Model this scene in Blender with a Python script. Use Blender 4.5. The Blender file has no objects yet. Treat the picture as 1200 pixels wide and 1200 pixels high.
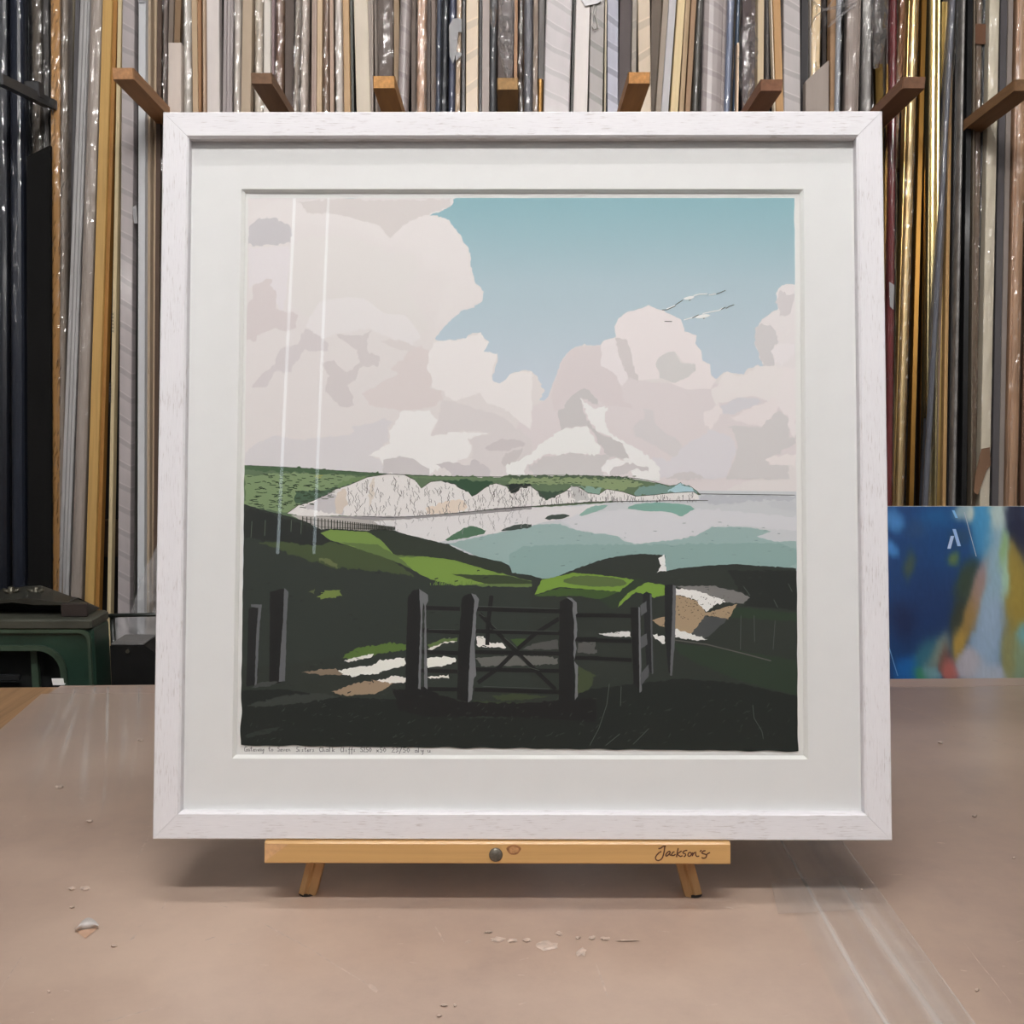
import bpy, math, random
from mathutils import Vector, Matrix, noise
from mathutils.geometry import tessellate_polygon
R = math.radians
rnd = random.Random(7)
sc = bpy.context.scene
C = sc.collection

# ------------------------------------------------------------------ camera
PITCH = R(7.0)
TABLE_Z = 0.75
CAM = Vector((0, 0, TABLE_Z + 0.565))
FW = Vector((0, math.cos(PITCH), -math.sin(PITCH)))
UP = Vector((0, math.sin(PITCH), math.cos(PITCH)))
RT = Vector((1, 0, 0))
cam = bpy.data.cameras.new('camera'); cam.sensor_width = 36; cam.lens = 36.0
cam.clip_start = 0.02
co = bpy.data.objects.new('camera', cam); C.objects.link(co)
co.location = CAM; co.rotation_euler = (R(90) - PITCH, 0, 0)
sc.camera = co

def ray(px, py):
    return (RT * ((px - 600) / 1200.0) + UP * ((600 - py) / 1200.0) + FW)
def on_plane(px, py, p0, n):
    d = ray(px, py); t = (p0 - CAM).dot(n) / d.dot(n)
    return CAM + d * t
def on_z(px, py, z=TABLE_Z): return on_plane(px, py, Vector((0, 0, z)), Vector((0, 0, 1)))
def on_y(px, py, y): return on_plane(px, py, Vector((0, y, 0)), Vector((0, 1, 0)))

def lin1(c):
    c = c / 255.0
    return c / 12.92 if c <= 0.04045 else ((c + 0.055) / 1.055) ** 2.4
def lin(c, k=1.0): return tuple(min(0.92, lin1(v) * k) for v in c)

# ------------------------------------------------------------------ materials
class NT:
    def __init__(s, name):
        s.m = bpy.data.materials.new(name); s.m.use_nodes = True
        s.t = s.m.node_tree; s.t.nodes.clear()
        s.out = s.t.nodes.new('ShaderNodeOutputMaterial')
    def n(s, typ, **kw):
        nd = s.t.nodes.new(typ)
        for k, v in kw.items():
            if hasattr(nd, k): setattr(nd, k, v)
        return nd
    def l(s, a, b): s.t.links.new(a, b)
    def coord(s, scale=(1, 1, 1), src='Object', rot=(0, 0, 0)):
        tc = s.n('ShaderNodeTexCoord'); mp = s.n('ShaderNodeMapping')
        mp.inputs['Scale'].default_value = scale; mp.inputs['Rotation'].default_value = rot
        s.l(tc.outputs[src], mp.inputs['Vector']); return mp.outputs['Vector']
    def noise(s, vec, scale=5, detail=4, rough=0.5, dist=0.0):
        nd = s.n('ShaderNodeTexNoise'); nd.inputs['Scale'].default_value = scale
        nd.inputs['Detail'].default_value = detail; nd.inputs['Roughness'].default_value = rough
        nd.inputs['Distortion'].default_value = dist
        s.l(vec, nd.inputs['Vector']); return nd.outputs['Fac']
    def ramp(s, fac, stops):
        r = s.n('ShaderNodeValToRGB'); e = r.color_ramp.elements
        while len(e) < len(stops): e.new(0.5)
        for el, (p, c) in zip(e, stops):
            el.position = p; el.color = (*c, 1) if len(c) == 3 else c
        s.l(fac, r.inputs['Fac']); return r.outputs['Color']
    def bsdf(s, col=None, rough=0.5, metal=0.0, coat=0.0, coat_rough=0.1, spec=0.5):
        b = s.n('ShaderNodeBsdfPrincipled')
        if col is not None:
            if isinstance(col, (tuple, list)): b.inputs['Base Color'].default_value = (*col[:3], 1)
            else: s.l(col, b.inputs['Base Color'])
        if isinstance(rough, (int, float)): b.inputs['Roughness'].default_value = rough
        else: s.l(rough, b.inputs['Roughness'])
        b.inputs['Metallic'].default_value = metal
        b.inputs['Coat Weight'].default_value = coat
        b.inputs['Coat Roughness'].default_value = coat_rough
        b.inputs['Specular IOR Level'].default_value = spec
        s.l(b.outputs[0], s.out.inputs['Surface']); s.b = b
        return b
    def bump(s, h, strength=0.3, dist=0.001):
        bp = s.n('ShaderNodeBump'); bp.inputs['Strength'].default_value = strength
        bp.inputs['Distance'].default_value = dist
        s.l(h, bp.inputs['Height']); s.l(bp.outputs[0], s.b.inputs['Normal'])

def mul(c, k): return tuple(min(0.95, v * k) for v in c)
_mc = {}
def paint(name, col, rough=0.5, var=0.08, scale=(30, 30, 6), metal=0.0, coat=0.0, bump=0.15, spec=0.5):
    key = (name, col, rough, var, scale, metal, coat, bump)
    if key in _mc: return _mc[key]
    t = NT(name); v = t.coord(scale)
    f = t.noise(v, 1.0, 5, 0.6)
    t.bsdf(t.ramp(f, [(0.3, mul(col, 1 - var)), (0.7, mul(col, 1 + var))]), rough, metal, coat, spec=spec)
    if bump: t.bump(f, bump, 0.002)
    _mc[key] = t.m; return t.m
def wood(name, col, rough=0.5, axis=2, contrast=0.25, scale=1.0, coat=0.0):
    key = ('wood', name, col, rough, axis, contrast, scale, coat)
    if key in _mc: return _mc[key]
    s3 = [90 * scale] * 3; s3[axis] = 3.0 * scale
    t = NT(name); v = t.coord(tuple(s3))
    f = t.noise(v, 1.0, 6, 0.6, 0.6)
    s4 = [14 * scale] * 3; s4[axis] = 1.2 * scale
    g = t.noise(t.coord(tuple(s4)), 1.0, 3, 0.5, 1.5)
    m = t.n('ShaderNodeMath', operation='ADD'); t.l(f, m.inputs[0]); t.l(g, m.inputs[1])
    h = t.n('ShaderNodeMath', operation='MULTIPLY'); t.l(m.outputs[0], h.inputs[0]); h.inputs[1].default_value = 0.5
    t.bsdf(t.ramp(h.outputs[0], [(0.36, mul(col, 1 - contrast)), (0.5, col), (0.66, mul(col, 1 + contrast * 0.6))]), rough, coat=coat)
    t.bump(f, 0.2, 0.001)
    _mc[key] = t.m; return t.m
def taped(name, col, col2, ang=0.5, period=0.045, rough=0.35, pale=False):
    """bundle wound diagonally with clear tape: soft diagonal bands"""
    key = ('taped', name, col, col2, ang, period)
    if key in _mc: return _mc[key]
    t = NT(name)
    tc = t.n('ShaderNodeTexCoord'); sp = t.n('ShaderNodeSeparateXYZ'); t.l(tc.outputs['Object'], sp.inputs[0])
    a = t.n('ShaderNodeMath', operation='MULTIPLY'); t.l(sp.outputs['X'], a.inputs[0]); a.inputs[1].default_value = ang
    b = t.n('ShaderNodeMath', operation='ADD'); t.l(a.outputs[0], b.inputs[0]); t.l(sp.outputs['Z'], b.inputs[1])
    nz = t.noise(t.coord((6, 6, 2)), 1.0, 2)
    nm = t.n('ShaderNodeMath', operation='MULTIPLY'); t.l(nz, nm.inputs[0]); nm.inputs[1].default_value = period * 0.9
    b2 = t.n('ShaderNodeMath', operation='ADD'); t.l(b.outputs[0], b2.inputs[0]); t.l(nm.outputs[0], b2.inputs[1])
    d = t.n('ShaderNodeMath', operation='DIVIDE'); t.l(b2.outputs[0], d.inputs[0]); d.inputs[1].default_value = period
    fr = t.n('ShaderNodeMath', operation='FRACT'); t.l(d.outputs[0], fr.inputs[0])
    cA = col; cB = col2
    lo = t.ramp(fr.outputs[0], [(0.0, cA), (0.42, mul(cA, 1.04)), (0.46, cB), (0.66, cB), (0.70, mul(cA, 1.22)), (0.75, cA)])
    f = t.noise(t.coord((40, 40, 8)), 1.0, 4)
    mx = t.n('ShaderNodeMix', data_type='RGBA', blend_type='MULTIPLY'); mx.inputs[0].default_value = 0.5
    t.l(lo, mx.inputs[6]); t.l(t.ramp(f, [(0.3, (0.8, 0.8, 0.8)), (0.7, (1, 1, 1))]), mx.inputs[7])
    t.bsdf(mx.outputs[2], rough, coat=0.3)
    t.bump(fr.outputs[0], 0.15, 0.001)
    _mc[key] = t.m; return t.m
def film(name, fac=0.2, rough=0.12, tint=(1, 1, 1), haze=0.0, bump=0.0, bscale=60):
    """clear plastic: transparent with a glossy Fresnel share and a little milky scatter"""
    key = ('film', name, fac, rough, haze)
    if key in _mc: return _mc[key]
    t = NT(name)
    tr = t.n('ShaderNodeBsdfTransparent'); tr.inputs[0].default_value = (*tint, 1)
    gl = t.n('ShaderNodeBsdfGlossy'); gl.inputs['Roughness'].default_value = rough
    fr = t.n('ShaderNodeLayerWeight'); fr.inputs['Blend'].default_value = 0.35
    ad = t.n('ShaderNodeMath', operation='MULTIPLY_ADD'); ad.use_clamp = True
    t.l(fr.outputs['Fresnel'], ad.inputs[0]); ad.inputs[1].default_value = 0.42; ad.inputs[2].default_value = fac
    mx = t.n('ShaderNodeMixShader'); t.l(ad.outputs[0], mx.inputs[0]); t.l(tr.outputs[0], mx.inputs[1]); t.l(gl.outputs[0], mx.inputs[2])
    last = mx
    if haze > 0:
        df = t.n('ShaderNodeBsdfDiffuse'); df.inputs[0].default_value = (0.8, 0.8, 0.82, 1)
        m2 = t.n('ShaderNodeMixShader'); m2.inputs[0].default_value = haze
        t.l(mx.outputs[0], m2.inputs[1]); t.l(df.outputs[0], m2.inputs[2]); last = m2
    if bump:
        bp = t.n('ShaderNodeBump'); bp.inputs['Strength'].default_value = bump; bp.inputs['Distance'].default_value = 0.003
        t.l(t.noise(t.coord((bscale, bscale, bscale * 0.35)), 1.0, 3, 0.6), bp.inputs['Height'])
        t.l(bp.outputs[0], gl.inputs['Normal']); t.l(bp.outputs[0], fr.inputs['Normal'])
    t.l(last.outputs[0], t.out.inputs['Surface'])
    _mc[key] = t.m; return t.m
def streak_film(name, rough=0.3, fac=0.0, col=(0.85, 0.84, 0.82)):
    """clear sheet with per-vertex white, which paints reflections along creases of the table sheets"""
    t = NT(name)
    tr = t.n('ShaderNodeBsdfTransparent'); gl = t.n('ShaderNodeBsdfGlossy'); gl.inputs['Roughness'].default_value = rough
    df = t.n('ShaderNodeBsdfDiffuse'); df.inputs[0].default_value = (*col, 1)
    a = t.n('ShaderNodeAttribute'); a.attribute_name = 'ink'
    sp = t.n('ShaderNodeSeparateColor'); t.l(a.outputs['Color'], sp.inputs[0])
    m1 = t.n('ShaderNodeMixShader'); t.l(sp.outputs[1], m1.inputs[0]); t.l(tr.outputs[0], m1.inputs[1]); t.l(gl.outputs[0], m1.inputs[2])
    m2 = t.n('ShaderNodeMixShader'); t.l(sp.outputs[0], m2.inputs[0]); t.l(m1.outputs[0], m2.inputs[1]); t.l(df.outputs[0], m2.inputs[2])
    t.l(m2.outputs[0], t.out.inputs['Surface']); return t.m
def glass(name):
    t = NT(name)
    tr = t.n('ShaderNodeBsdfTransparent'); tr.inputs[0].default_value = (0.995, 1.0, 0.995, 1)
    gl = t.n('ShaderNodeBsdfGlossy'); gl.inputs['Roughness'].default_value = 0.0
    lw = t.n('ShaderNodeLayerWeight'); lw.inputs['Blend'].default_value = 0.5
    pw = t.n('ShaderNodeMath', operation='POWER'); t.l(lw.outputs['Facing'], pw.inputs[0]); pw.inputs[1].default_value = 5.0
    fr = t.n('ShaderNodeMath', operation='MULTIPLY_ADD'); t.l(pw.outputs[0], fr.inputs[0]); fr.inputs[1].default_value = 0.9; fr.inputs[2].default_value = 0.026
    mx = t.n('ShaderNodeMixShader'); t.l(fr.outputs[0], mx.inputs[0]); t.l(tr.outputs[0], mx.inputs[1]); t.l(gl.outputs[0], mx.inputs[2])
    t.l(mx.outputs[0], t.out.inputs['Surface']); return t.m
def emit(name, col, s):
    t = NT(name); e = t.n('ShaderNodeEmission'); e.inputs[0].default_value = (*col, 1); e.inputs[1].default_value = s
    t.l(e.outputs[0], t.out.inputs['Surface']); return t.m
def vcol(name, rough=0.6, coat=0.0, bump=0.0, k=1.0):
    t = NT(name); a = t.n('ShaderNodeAttribute'); a.attribute_name = 'ink'
    t.bsdf(a.outputs['Color'], rough, coat=coat)
    if bump: t.bump(t.noise(t.coord((300, 300, 300)), 1.0, 3), bump, 0.0006)
    return t.m

# ------------------------------------------------------------------ mesh builder
class MB:
    def __init__(s): s.v = []; s.f = []; s.c = []; s.mi = []; s.smooth = []
    def quad(s, pts, col=None, mi=0, smooth=False):
        i = len(s.v); s.v += [tuple(p) for p in pts]; s.f.append(tuple(range(i, i + len(pts))))
        s.c.append(col); s.mi.append(mi); s.smooth.append(smooth)
    def grid(s, rows, closed=False, caps=False, col=None, mi=0, smooth=True):
        """rows: list of rings of equal length"""
        i = len(s.v); n = len(rows[0])
        for r in rows: s.v += [tuple(p) for p in r]
        for a in range(len(rows) - 1):
            for b in range(n if closed else n - 1):
                b2 = (b + 1) % n
                s.f.append((i + a * n + b, i + a * n + b2, i + (a + 1) * n + b2, i + (a + 1) * n + b))
                s.c.append(col); s.mi.append(mi); s.smooth.append(smooth)
        if caps:
            s.f.append(tuple(i + k for k in reversed(range(n)))); s.c.append(col); s.mi.append(mi); s.smooth.append(False)
            o = i + (len(rows) - 1) * n
            s.f.append(tuple(o + k for k in range(n))); s.c.append(col); s.mi.append(mi); s.smooth.append(False)
    def box(s, x0, x1, y0, y1, z0, z1, ch=0.0, mi=0, M=None):
        if ch <= 0:
            ring = [(x0, y0), (x1, y0), (x1, y1), (x0, y1)]
            rows = [[Vector((x, y, z)) for x, y in ring] for z in (z0, z1)]
        else:
            def rg(d, z):
                a0, a1, b0, b1 = x0 + d, x1 - d, y0 + d, y1 - d; c = ch
                q = [(a0 + c, b0), (a1 - c, b0), (a1, b0 + c), (a1, b1 - c), (a1 - c, b1), (a0 + c, b1), (a0, b1 - c), (a0, b0 + c)]
                return [Vector((x, y, z)) for x, y in q]
            rows = [rg(ch * 0.999, z0), rg(0, z0 + ch), rg(0, z1 - ch), rg(ch * 0.999, z1)]
        if M is not None: rows = [[M @ p for p in r] for r in rows]
        s.grid(rows, True, True, mi=mi, smooth=False)
    def prism(s, poly, f0, f1, mi=0, col=None, smooth=False):
        """poly 2D; f0,f1 map (a,b) to 3D"""
        s.grid([[f0(a, b) for a, b in poly], [f1(a, b) for a, b in poly]], True, True, mi=mi, col=col, smooth=smooth)
    def tube(s, pts, r, n=10, mi=0, caps=True, rs=None):
        rows = []; N = len(pts)
        for k, p in enumerate(pts):
            p = Vector(p); a = Vector(pts[max(0, k - 1)]); b = Vector(pts[min(N - 1, k + 1)])
            d = (b - a).normalized(); ref = Vector((0, 0, 1)) if abs(d.z) < 0.9 else Vector((1, 0, 0))
            u = d.cross(ref).normalized(); w = u.cross(d)
            rr = rs[k] if rs else r
            rows.append([p + (u * math.cos(t) + w * math.sin(t)) * rr for t in [2 * math.pi * j / n for j in range(n)]])
        s.grid(rows, True, caps, mi=mi)
    def build(s, name, mats, parent=None, recalc=True):
        me = bpy.data.meshes.new(name)
        me.from_pydata([tuple(p) for p in s.v], [], s.f); me.update()
        if not isinstance(mats, (list, tuple)): mats = [mats]
        for m in mats: me.materials.append(m)
        me.polygons.foreach_set('material_index', s.mi)
        me.polygons.foreach_set('use_smooth', s.smooth)
        if any(c is not None for c in s.c):
            at = me.color_attributes.new('ink', 'FLOAT_COLOR', 'CORNER')
            buf = []
            for f, c in zip(s.f, s.c):
                if c is None: c = (0.5, 0.5, 0.5)
                if len(c) == len(f) and isinstance(c[0], (tuple, list)):
                    for q in c: buf += [*q, 1.0]
                else: buf += [*c, 1.0] * len(f)
            at.data.foreach_set('color', buf)
        if recalc:
            import bmesh
            bm = bmesh.new(); bm.from_mesh(me); bmesh.ops.recalc_face_normals(bm, faces=bm.faces); bm.to_mesh(me); bm.free()
        o = bpy.data.objects.new(name, me); C.objects.link(o)
        if parent is not None: o.parent = parent
        return o

def empty(name, loc=(0, 0, 0), M=None):
    o = bpy.data.objects.new(name, None); C.objects.link(o); o.empty_display_size = 0.05
    if M is not None: o.matrix_world = M
    else: o.location = loc
    return o
def tag(o, label=None, cat=None, group=None, kind=None):
    if label: o['label'] = label
    if cat: o['category'] = cat
    if group: o['group'] = group
    if kind: o['kind'] = kind
    return o
LB, LF, LS, EXPO = 75.0, 150.0, 40.0, 0.3
# ------------------------------------------------------------------ framed print
DELTA = R(2.25); LEAN = PITCH + DELTA
Z0 = 1.107
FB = CAM + ray(611.5, 984.5) * Z0
FM = Matrix.Translation(FB) @ Matrix.Rotation(R(-0.28), 4, 'Z') @ Matrix.Rotation(-LEAN, 4, 'X')
FMI = FM.inverted(); MI3 = FMI.to_3x3()
def fl(px, py, d):
    """photo point -> point in the frame's own plane at depth d behind its face"""
    o = FMI @ CAM; r = MI3 @ ray(px, py); t = (d - o.y) / r.y
    return o + r * t
FWD, FH, RW = 0.800, 0.8007, 0.0290
D_GLASS, D_MAT, D_PAPER = 0.0105, 0.0125, 0.0165

white_h = None
def frame_white(name, sc3):
    t = NT(name); v = t.coord(sc3)
    f = t.noise(v, 1.0, 3, 0.6, 0.3)
    g = t.noise(t.coord((30, 30, 30)), 1.0, 2)
    mm = t.n('ShaderNodeMath', operation='MULTIPLY_ADD'); t.l(g, mm.inputs[0]); mm.inputs[1].default_value = 0.35; t.l(f, mm.inputs[2])
    c = t.ramp(mm.outputs[0], [(0.48, (0.60, 0.575, 0.585)), (0.585, (0.75, 0.745, 0.775)), (1.0, (0.795, 0.79, 0.82))])
    t.bsdf(c, 0.6, spec=.2)
    t.bump(c, 0.3, 0.0005); return t.m
WH_X = frame_white('white_grained_rail', (60, 300, 760))
WH_Z = frame_white('white_grained_stile', (760, 300, 60))

pf = empty('framed_print', M=FM)
tag(pf, 'white wood-grain framed landscape print in a white mount, propped on the small easel', 'framed print')
def rail(side):
    prof = [(0, 0.0022), (0.0022, 0), (RW - 0.0012, 0), (RW, 0.0012), (RW, 0.030), (0.006, 0.030), (0.006, 0.0185), (0, 0.0185)]
    x0, x1, z0, z1 = -FWD / 2 + RW, FWD / 2 - RW, RW, FH - RW
    def cor(k, u):
        return {0: (x0 - u, z0 - u), 1: (x1 + u, z0 - u), 2: (x1 + u, z1 + u), 3: (x0 - u, z1 + u)}[k]
    a, b = {'bottom': (0, 1), 'right': (1, 2), 'top': (2, 3), 'left': (3, 0)}[side]
    m = MB()
    r0 = [Vector((cor(a, u)[0], y, cor(a, u)[1])) for u, y in prof]
    r1 = [Vector((cor(b, u)[0], y, cor(b, u)[1])) for u, y in prof]
    g = 0.00015  # hairline mitre gap
    dv = (r1[0] - r0[0]).normalized() * g
    m.grid([[p + dv for p in r0], [p - dv for p in r1]], True, True, smooth=False)
    return m.build('frame_rail', WH_X if side in ('bottom', 'top') else WH_Z, pf)
for s_ in ('bottom', 'top', 'left', 'right'): rail(s_)
# mount with bevelled window
m = MB()
ix, iz0, iz1 = FWD / 2 - 0.0065, 0.0065, FH - 0.0065
wTL, wTR, wBL, wBR = fl(283, 221.5, D_MAT), fl(942, 221.5, D_MAT), fl(272, 889, D_MAT), fl(947, 890, D_MAT)
O_ = [Vector((-ix, D_MAT, iz0)), Vector((ix, D_MAT, iz0)), Vector((ix, D_MAT, iz1)), Vector((-ix, D_MAT, iz1))]
I_ = [wBL, wBR, wTR, wTL]
cen = sum(I_, Vector()) / 4
BV = 0.0036
J_ = [p + Vector(((BV if p.x < cen.x else -BV), BV, (BV if p.z < cen.z else -BV))) for p in I_]
for k in range(4):
    q = (k + 1) % 4
    m.quad([O_[k], O_[q], I_[q], I_[k]])
    m.quad([I_[k], I_[q], J_[q], J_[k]], mi=1)
t_ = NT('mount_board'); t_.bsdf(t_.ramp(t_.noise(t_.coord((60, 60, 60)), 1, 4), [(0.3, (0.84, 0.835, 0.85)), (0.7, (0.865, 0.86, 0.875))]), 0.75)
MATM = t_.m
m.build('mount_board', [MATM, paint('mount_core', (0.86, 0.86, 0.85), 0.7, 0.01)], pf, recalc=False)
# glazing
m = MB(); m.box(-ix, ix, D_GLASS - 0.0006, D_GLASS + 0.0006, iz0, iz1)
m.build('glass', glass('picture_glass'), pf)
m = MB(); m.box(-ix, ix, 0.0205, 0.0245, iz0, iz1); m.build('backing_board', paint('brown_backing', (0.30, 0.2, 0.12), 0.8), pf)
# paper
m = MB(); m.box(-ix + 0.004, ix - 0.004, D_PAPER + 0.0004, D_PAPER + 0.001, iz0 + 0.004, iz1 - 0.004)
paper = m.build('print_paper', paint('white_print_paper', (0.86, 0.85, 0.845), 0.7, 0.015), pf)

# --- the printed image: ink shapes, one on top of another, fractions of a hair apart
def paperL(y):  # how bright white paper reads in the photo at that height (to get at ink colours)
    return 0.76 + (0.50 - 0.76) * min(1, max(0, (y - 225) / 660.0))
def ink(c, y):
    L = paperL(y)
    veil = 0.012
    return tuple(max(0.004, min(0.92, (lin1(v) - veil) / L * 0.82 * w)) for v, w in zip(c, (1, 1.005, 1.04)))
PAN = {'A': (270, 210, 350 / 1200.0), 'B': (600, 210, 350 / 1200.0), 'C': (270, 530, 350 / 1135.0), 'D': (600, 530, 350 / 1135.0), 'G': (0, 0, 1.0), 'T': (460, 680, 0.2)}
def tr(p, pts):
    ox, oy, k = PAN[p]; return [(ox + x * k, oy + y * k) for x, y in pts]
art = MB(); LAY = [0]
AX0, AX1 = (lambda y: 291 - 9 * (y - 232) / 641.0), (lambda y: 931 + 4 * (y - 232) / 648.0)
AY0, AY1 = (lambda x: 232), (lambda x: 873.5 + 7 * (x - 283) / 652.0)
def edge_n(t, s): return noise.noise(Vector((t * 0.045, s, 0))) * 1.5
def clampart(x, y):
    x = min(max(x, AX0(y) + edge_n(y, 3)), AX1(y) + edge_n(y, 9))
    y = min(max(y, AY0(x) + edge_n(x, 5) * 0.5), AY1(x) + edge_n(x, 7))
    return x, y
def chaikin(p, closed=True):
    q = []; n = len(p)
    for i in range(n if closed else n - 1):
        a, b = p[i], p[(i + 1) % n]
        q += [(a[0] * .75 + b[0] * .25, a[1] * .75 + b[1] * .25), (a[0] * .25 + b[0] * .75, a[1] * .25 + b[1] * .75)]
    return q
def rough_outline(p, amp, step=3.0, seed=0.0, freq=0.16):
    q = []; n = len(p)
    for i in range(n):
        a, b = p[i], p[(i + 1) % n]; L = math.hypot(b[0] - a[0], b[1] - a[1]); k = max(1, int(L / step))
        for j in range(k):
            t = j / k; x = a[0] + (b[0] - a[0]) * t; y = a[1] + (b[1] - a[1]) * t
            nx = noise.noise(Vector((x * freq, y * freq, seed))); ny = noise.noise(Vector((x * freq, y * freq, seed + 40)))
            nx += .45 * noise.noise(Vector((x * freq * 3.1, y * freq * 3.1, seed + 7))); ny += .45 * noise.noise(Vector((x * freq * 3.1, y * freq * 3.1, seed + 57)))
            q.append((x + nx * amp * 2, y + ny * amp * 2))
    return q
def fill(pts, col, layer=None, yref=None):
    LAY[0] += 1
    d = D_PAPER - LAY[0] * 0.000006
    pts = [clampart(*p) for p in pts]
    clean = []
    for p in pts:
        if not clean or math.hypot(p[0] - clean[-1][0], p[1] - clean[-1][1]) > 0.05: clean.append(p)
    if len(clean) < 3: return
    v3 = [fl(x, y, d) for x, y in clean]
    y = yref if yref is not None else sum(p[1] for p in clean) / len(clean)
    c = ink(col, y)
    for t in tessellate_polygon([[Vector((p.x, p.z, 0)) for p in v3]]):
        a, b, e = [v3[i] for i in t]
        if (b - a).cross(e - a).y > 0: b, e = e, b
        art.quad([a, b, e], col=c)
def P(pan, col, pts, sm=0, rough=1.5, step=2.2, freq=0.28):
    p = tr(pan, pts)
    for _ in range(sm): p = chaikin(p)
    if rough > 0: p = rough_outline(p, rough, step, LAY[0] * 1.7, freq)
    fill(p, col)
def strokes(pan, col, lst, w=1.0, newlayer=True, yref=None, target=None, depth=None, cl=True):
    """ribbons; col photo colour"""
    if newlayer: LAY[0] += 1
    d = D_PAPER - LAY[0] * 0.000006 if depth is None else depth
    T = target or art
    for st in lst:
        pts = tr(pan, st) if pan else st
        L = []; Rr = []
        n = len(pts)
        for i, (x, y) in enumerate(pts):
            a = pts[max(0, i - 1)]; b = pts[min(n - 1, i + 1)]
            dx, dy = b[0] - a[0], b[1] - a[1]; h = math.hypot(dx, dy) or 1
            nx, ny = -dy / h * w / 2, dx / h * w / 2
            p1, p2 = (x + nx, y + ny), (x - nx, y - ny)
            if cl: p1, p2 = clampart(*p1), clampart(*p2)
            L.append(fl(p1[0], p1[1], d)); Rr.append(fl(p2[0], p2[1], d))
        c = ink(col, yref if yref else pts[0][1])
        for i in range(n - 1): 
            T.quad([L[i], L[i + 1], Rr[i + 1], Rr[i]], col=c)

# sky, printed as a blend from teal to pale blue
LAY[0] += 1
rows = []
NY, NX = 40, 40
for j in range(NY + 1):
    y = 232 + (590 - 232) * j / NY
    rows.append([(291 - 9 * (y - 232) / 641.0 + (AX1(y) - AX0(y)) * i / NX, y) for i in range(NX + 1)])
def skyc(x, y):
    t = min(1, max(0, (y - 232) / 220.0))
    a, b, e = (139, 178, 186), (172, 192, 200), (190, 199, 208)
    c = [a[k] + (b[k] - a[k]) * t / .45 if t < .45 else b[k] + (e[k] - b[k]) * (t - .45) / .55 for k in range(3)]
    return ink(c, y)
for j in range(NY):
    for i in range(NX):
        q = [rows[j][i], rows[j + 1][i], rows[j + 1][i + 1], rows[j][i + 1]]
        q = [clampart(*p) for p in q]
        art.quad([fl(x, y, D_PAPER - 0.000006) for x, y in q], col=tuple(skyc(x, y) for x, y in q))
# cloud masses
A = [(905,72),(890,105),(855,125),(800,142),(845,152),(880,165),(900,200),(930,230),(935,255),(955,270),(968,320),(965,350),(975,385),(985,420),(1005,430),(1018,460),(1010,490),(980,515),(930,530),(890,550),(860,590),(820,640),(825,648),(870,650),(940,640),(960,625),(1005,612),(1015,640),(1040,655),(1018,690),(1030,710),(1073,700),(1075,730),(1055,780),(1050,810),(1080,822),(1120,800),(1125,780),(1170,768),(1200,772)]
B = [(70,768),(100,790),(130,850),(110,888),(140,890),(165,900),(160,870),(165,820),(190,780),(205,720),(240,680),(300,665),(355,670),(370,650),(415,635),(415,590),(430,560),(460,535),(520,520),(550,508),(600,525),(640,545),(680,565),(692,600),(700,625),(740,628),(735,660),(760,690),(765,730),(795,745),(800,790),(820,802),(850,775),(900,780),(930,785),(950,760),(990,748),(1010,755),(990,700),(975,660),(985,590),(1010,560),(1040,540),(1065,525),(1070,500),(1060,460),(1085,425),(1110,418),(1145,425)]
outline = [(285, 225)] + tr('A', A) + tr('B', B) + [(940, 600), (280, 600)]
fill(rough_outline(outline, 1.0, 2.0, 1.0, 0.3), (219, 213, 211), yref=400)
base_right = [(140,890),(165,820),(205,720),(240,680),(300,665),(355,670),(415,635),(460,640),(480,760),(520,810),(640,822),(820,812),(900,870),(980,760),(1140,760),(1140,1250),(0,1250),(0,1000),(100,900)]
P('B', (211, 203, 203), base_right, 1, 0.8)
P('A', (215,208,205), [(250,92),(420,80),(600,84),(880,80),(880,110),(800,140),(700,180),(640,240),(600,185),(500,160),(420,140),(310,140),(280,90)])
P('A', (227,221,219), [(75,150),(110,130),(190,80),(260,82),(310,140),(420,140),(520,165),(590,185),(640,245),(700,185),(780,145),(870,160),(900,205),(930,255),(955,320),(970,400),(985,430),(1010,440),(1012,490),(930,530),(860,590),(810,620),(850,480),(870,420),(880,365),(830,360),(770,380),(770,310),(700,280),(600,260),(540,220),(440,190),(320,180),(250,190),(200,160),(120,160)])
P('A', (222,217,214), [(240,270),(320,230),(480,230),(620,290),(740,300),(760,380),(700,430),(760,520),(800,600),(740,640),(560,520),(440,470),(330,560),(250,520)])
P('A', (200,196,198), [(75,190),(115,155),(180,155),(245,195),(242,255),(190,268),(150,262),(115,270),(70,258)])
P('A', (224,218,219), [(75,275),(240,270),(230,430),(210,540),(170,470),(160,420),(90,420),(75,440)])
P('A', (211,202,201), [(65,510),(90,480),(90,430),(130,410),(150,395),(165,400),(160,430),(185,450),(180,520),(270,545),(265,590),(230,612),(180,600),(120,620),(100,650),(65,645)])
P('A', (207,200,200), [(85,835),(110,800),(180,740),(200,680),(270,660),(300,600),(360,615),(395,670),(390,690),(300,690),(260,740),(240,775),(180,770),(140,840)])
P('A', (224,219,218), [(300,590),(360,490),(450,475),(540,480),(620,540),(700,545),(750,600),(760,640),(700,690),(650,640),(600,620),(560,600),(430,620),(370,640)])
P('A', (205,198,197), [(425,625),(530,630),(570,608),(545,660),(560,700),(600,715),(590,750),(520,755),(500,800),(470,830),(490,880),(495,910),(470,925),(430,905),(380,850),(395,790),(370,740),(410,728),(470,780),(520,730),(510,690)])
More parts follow.
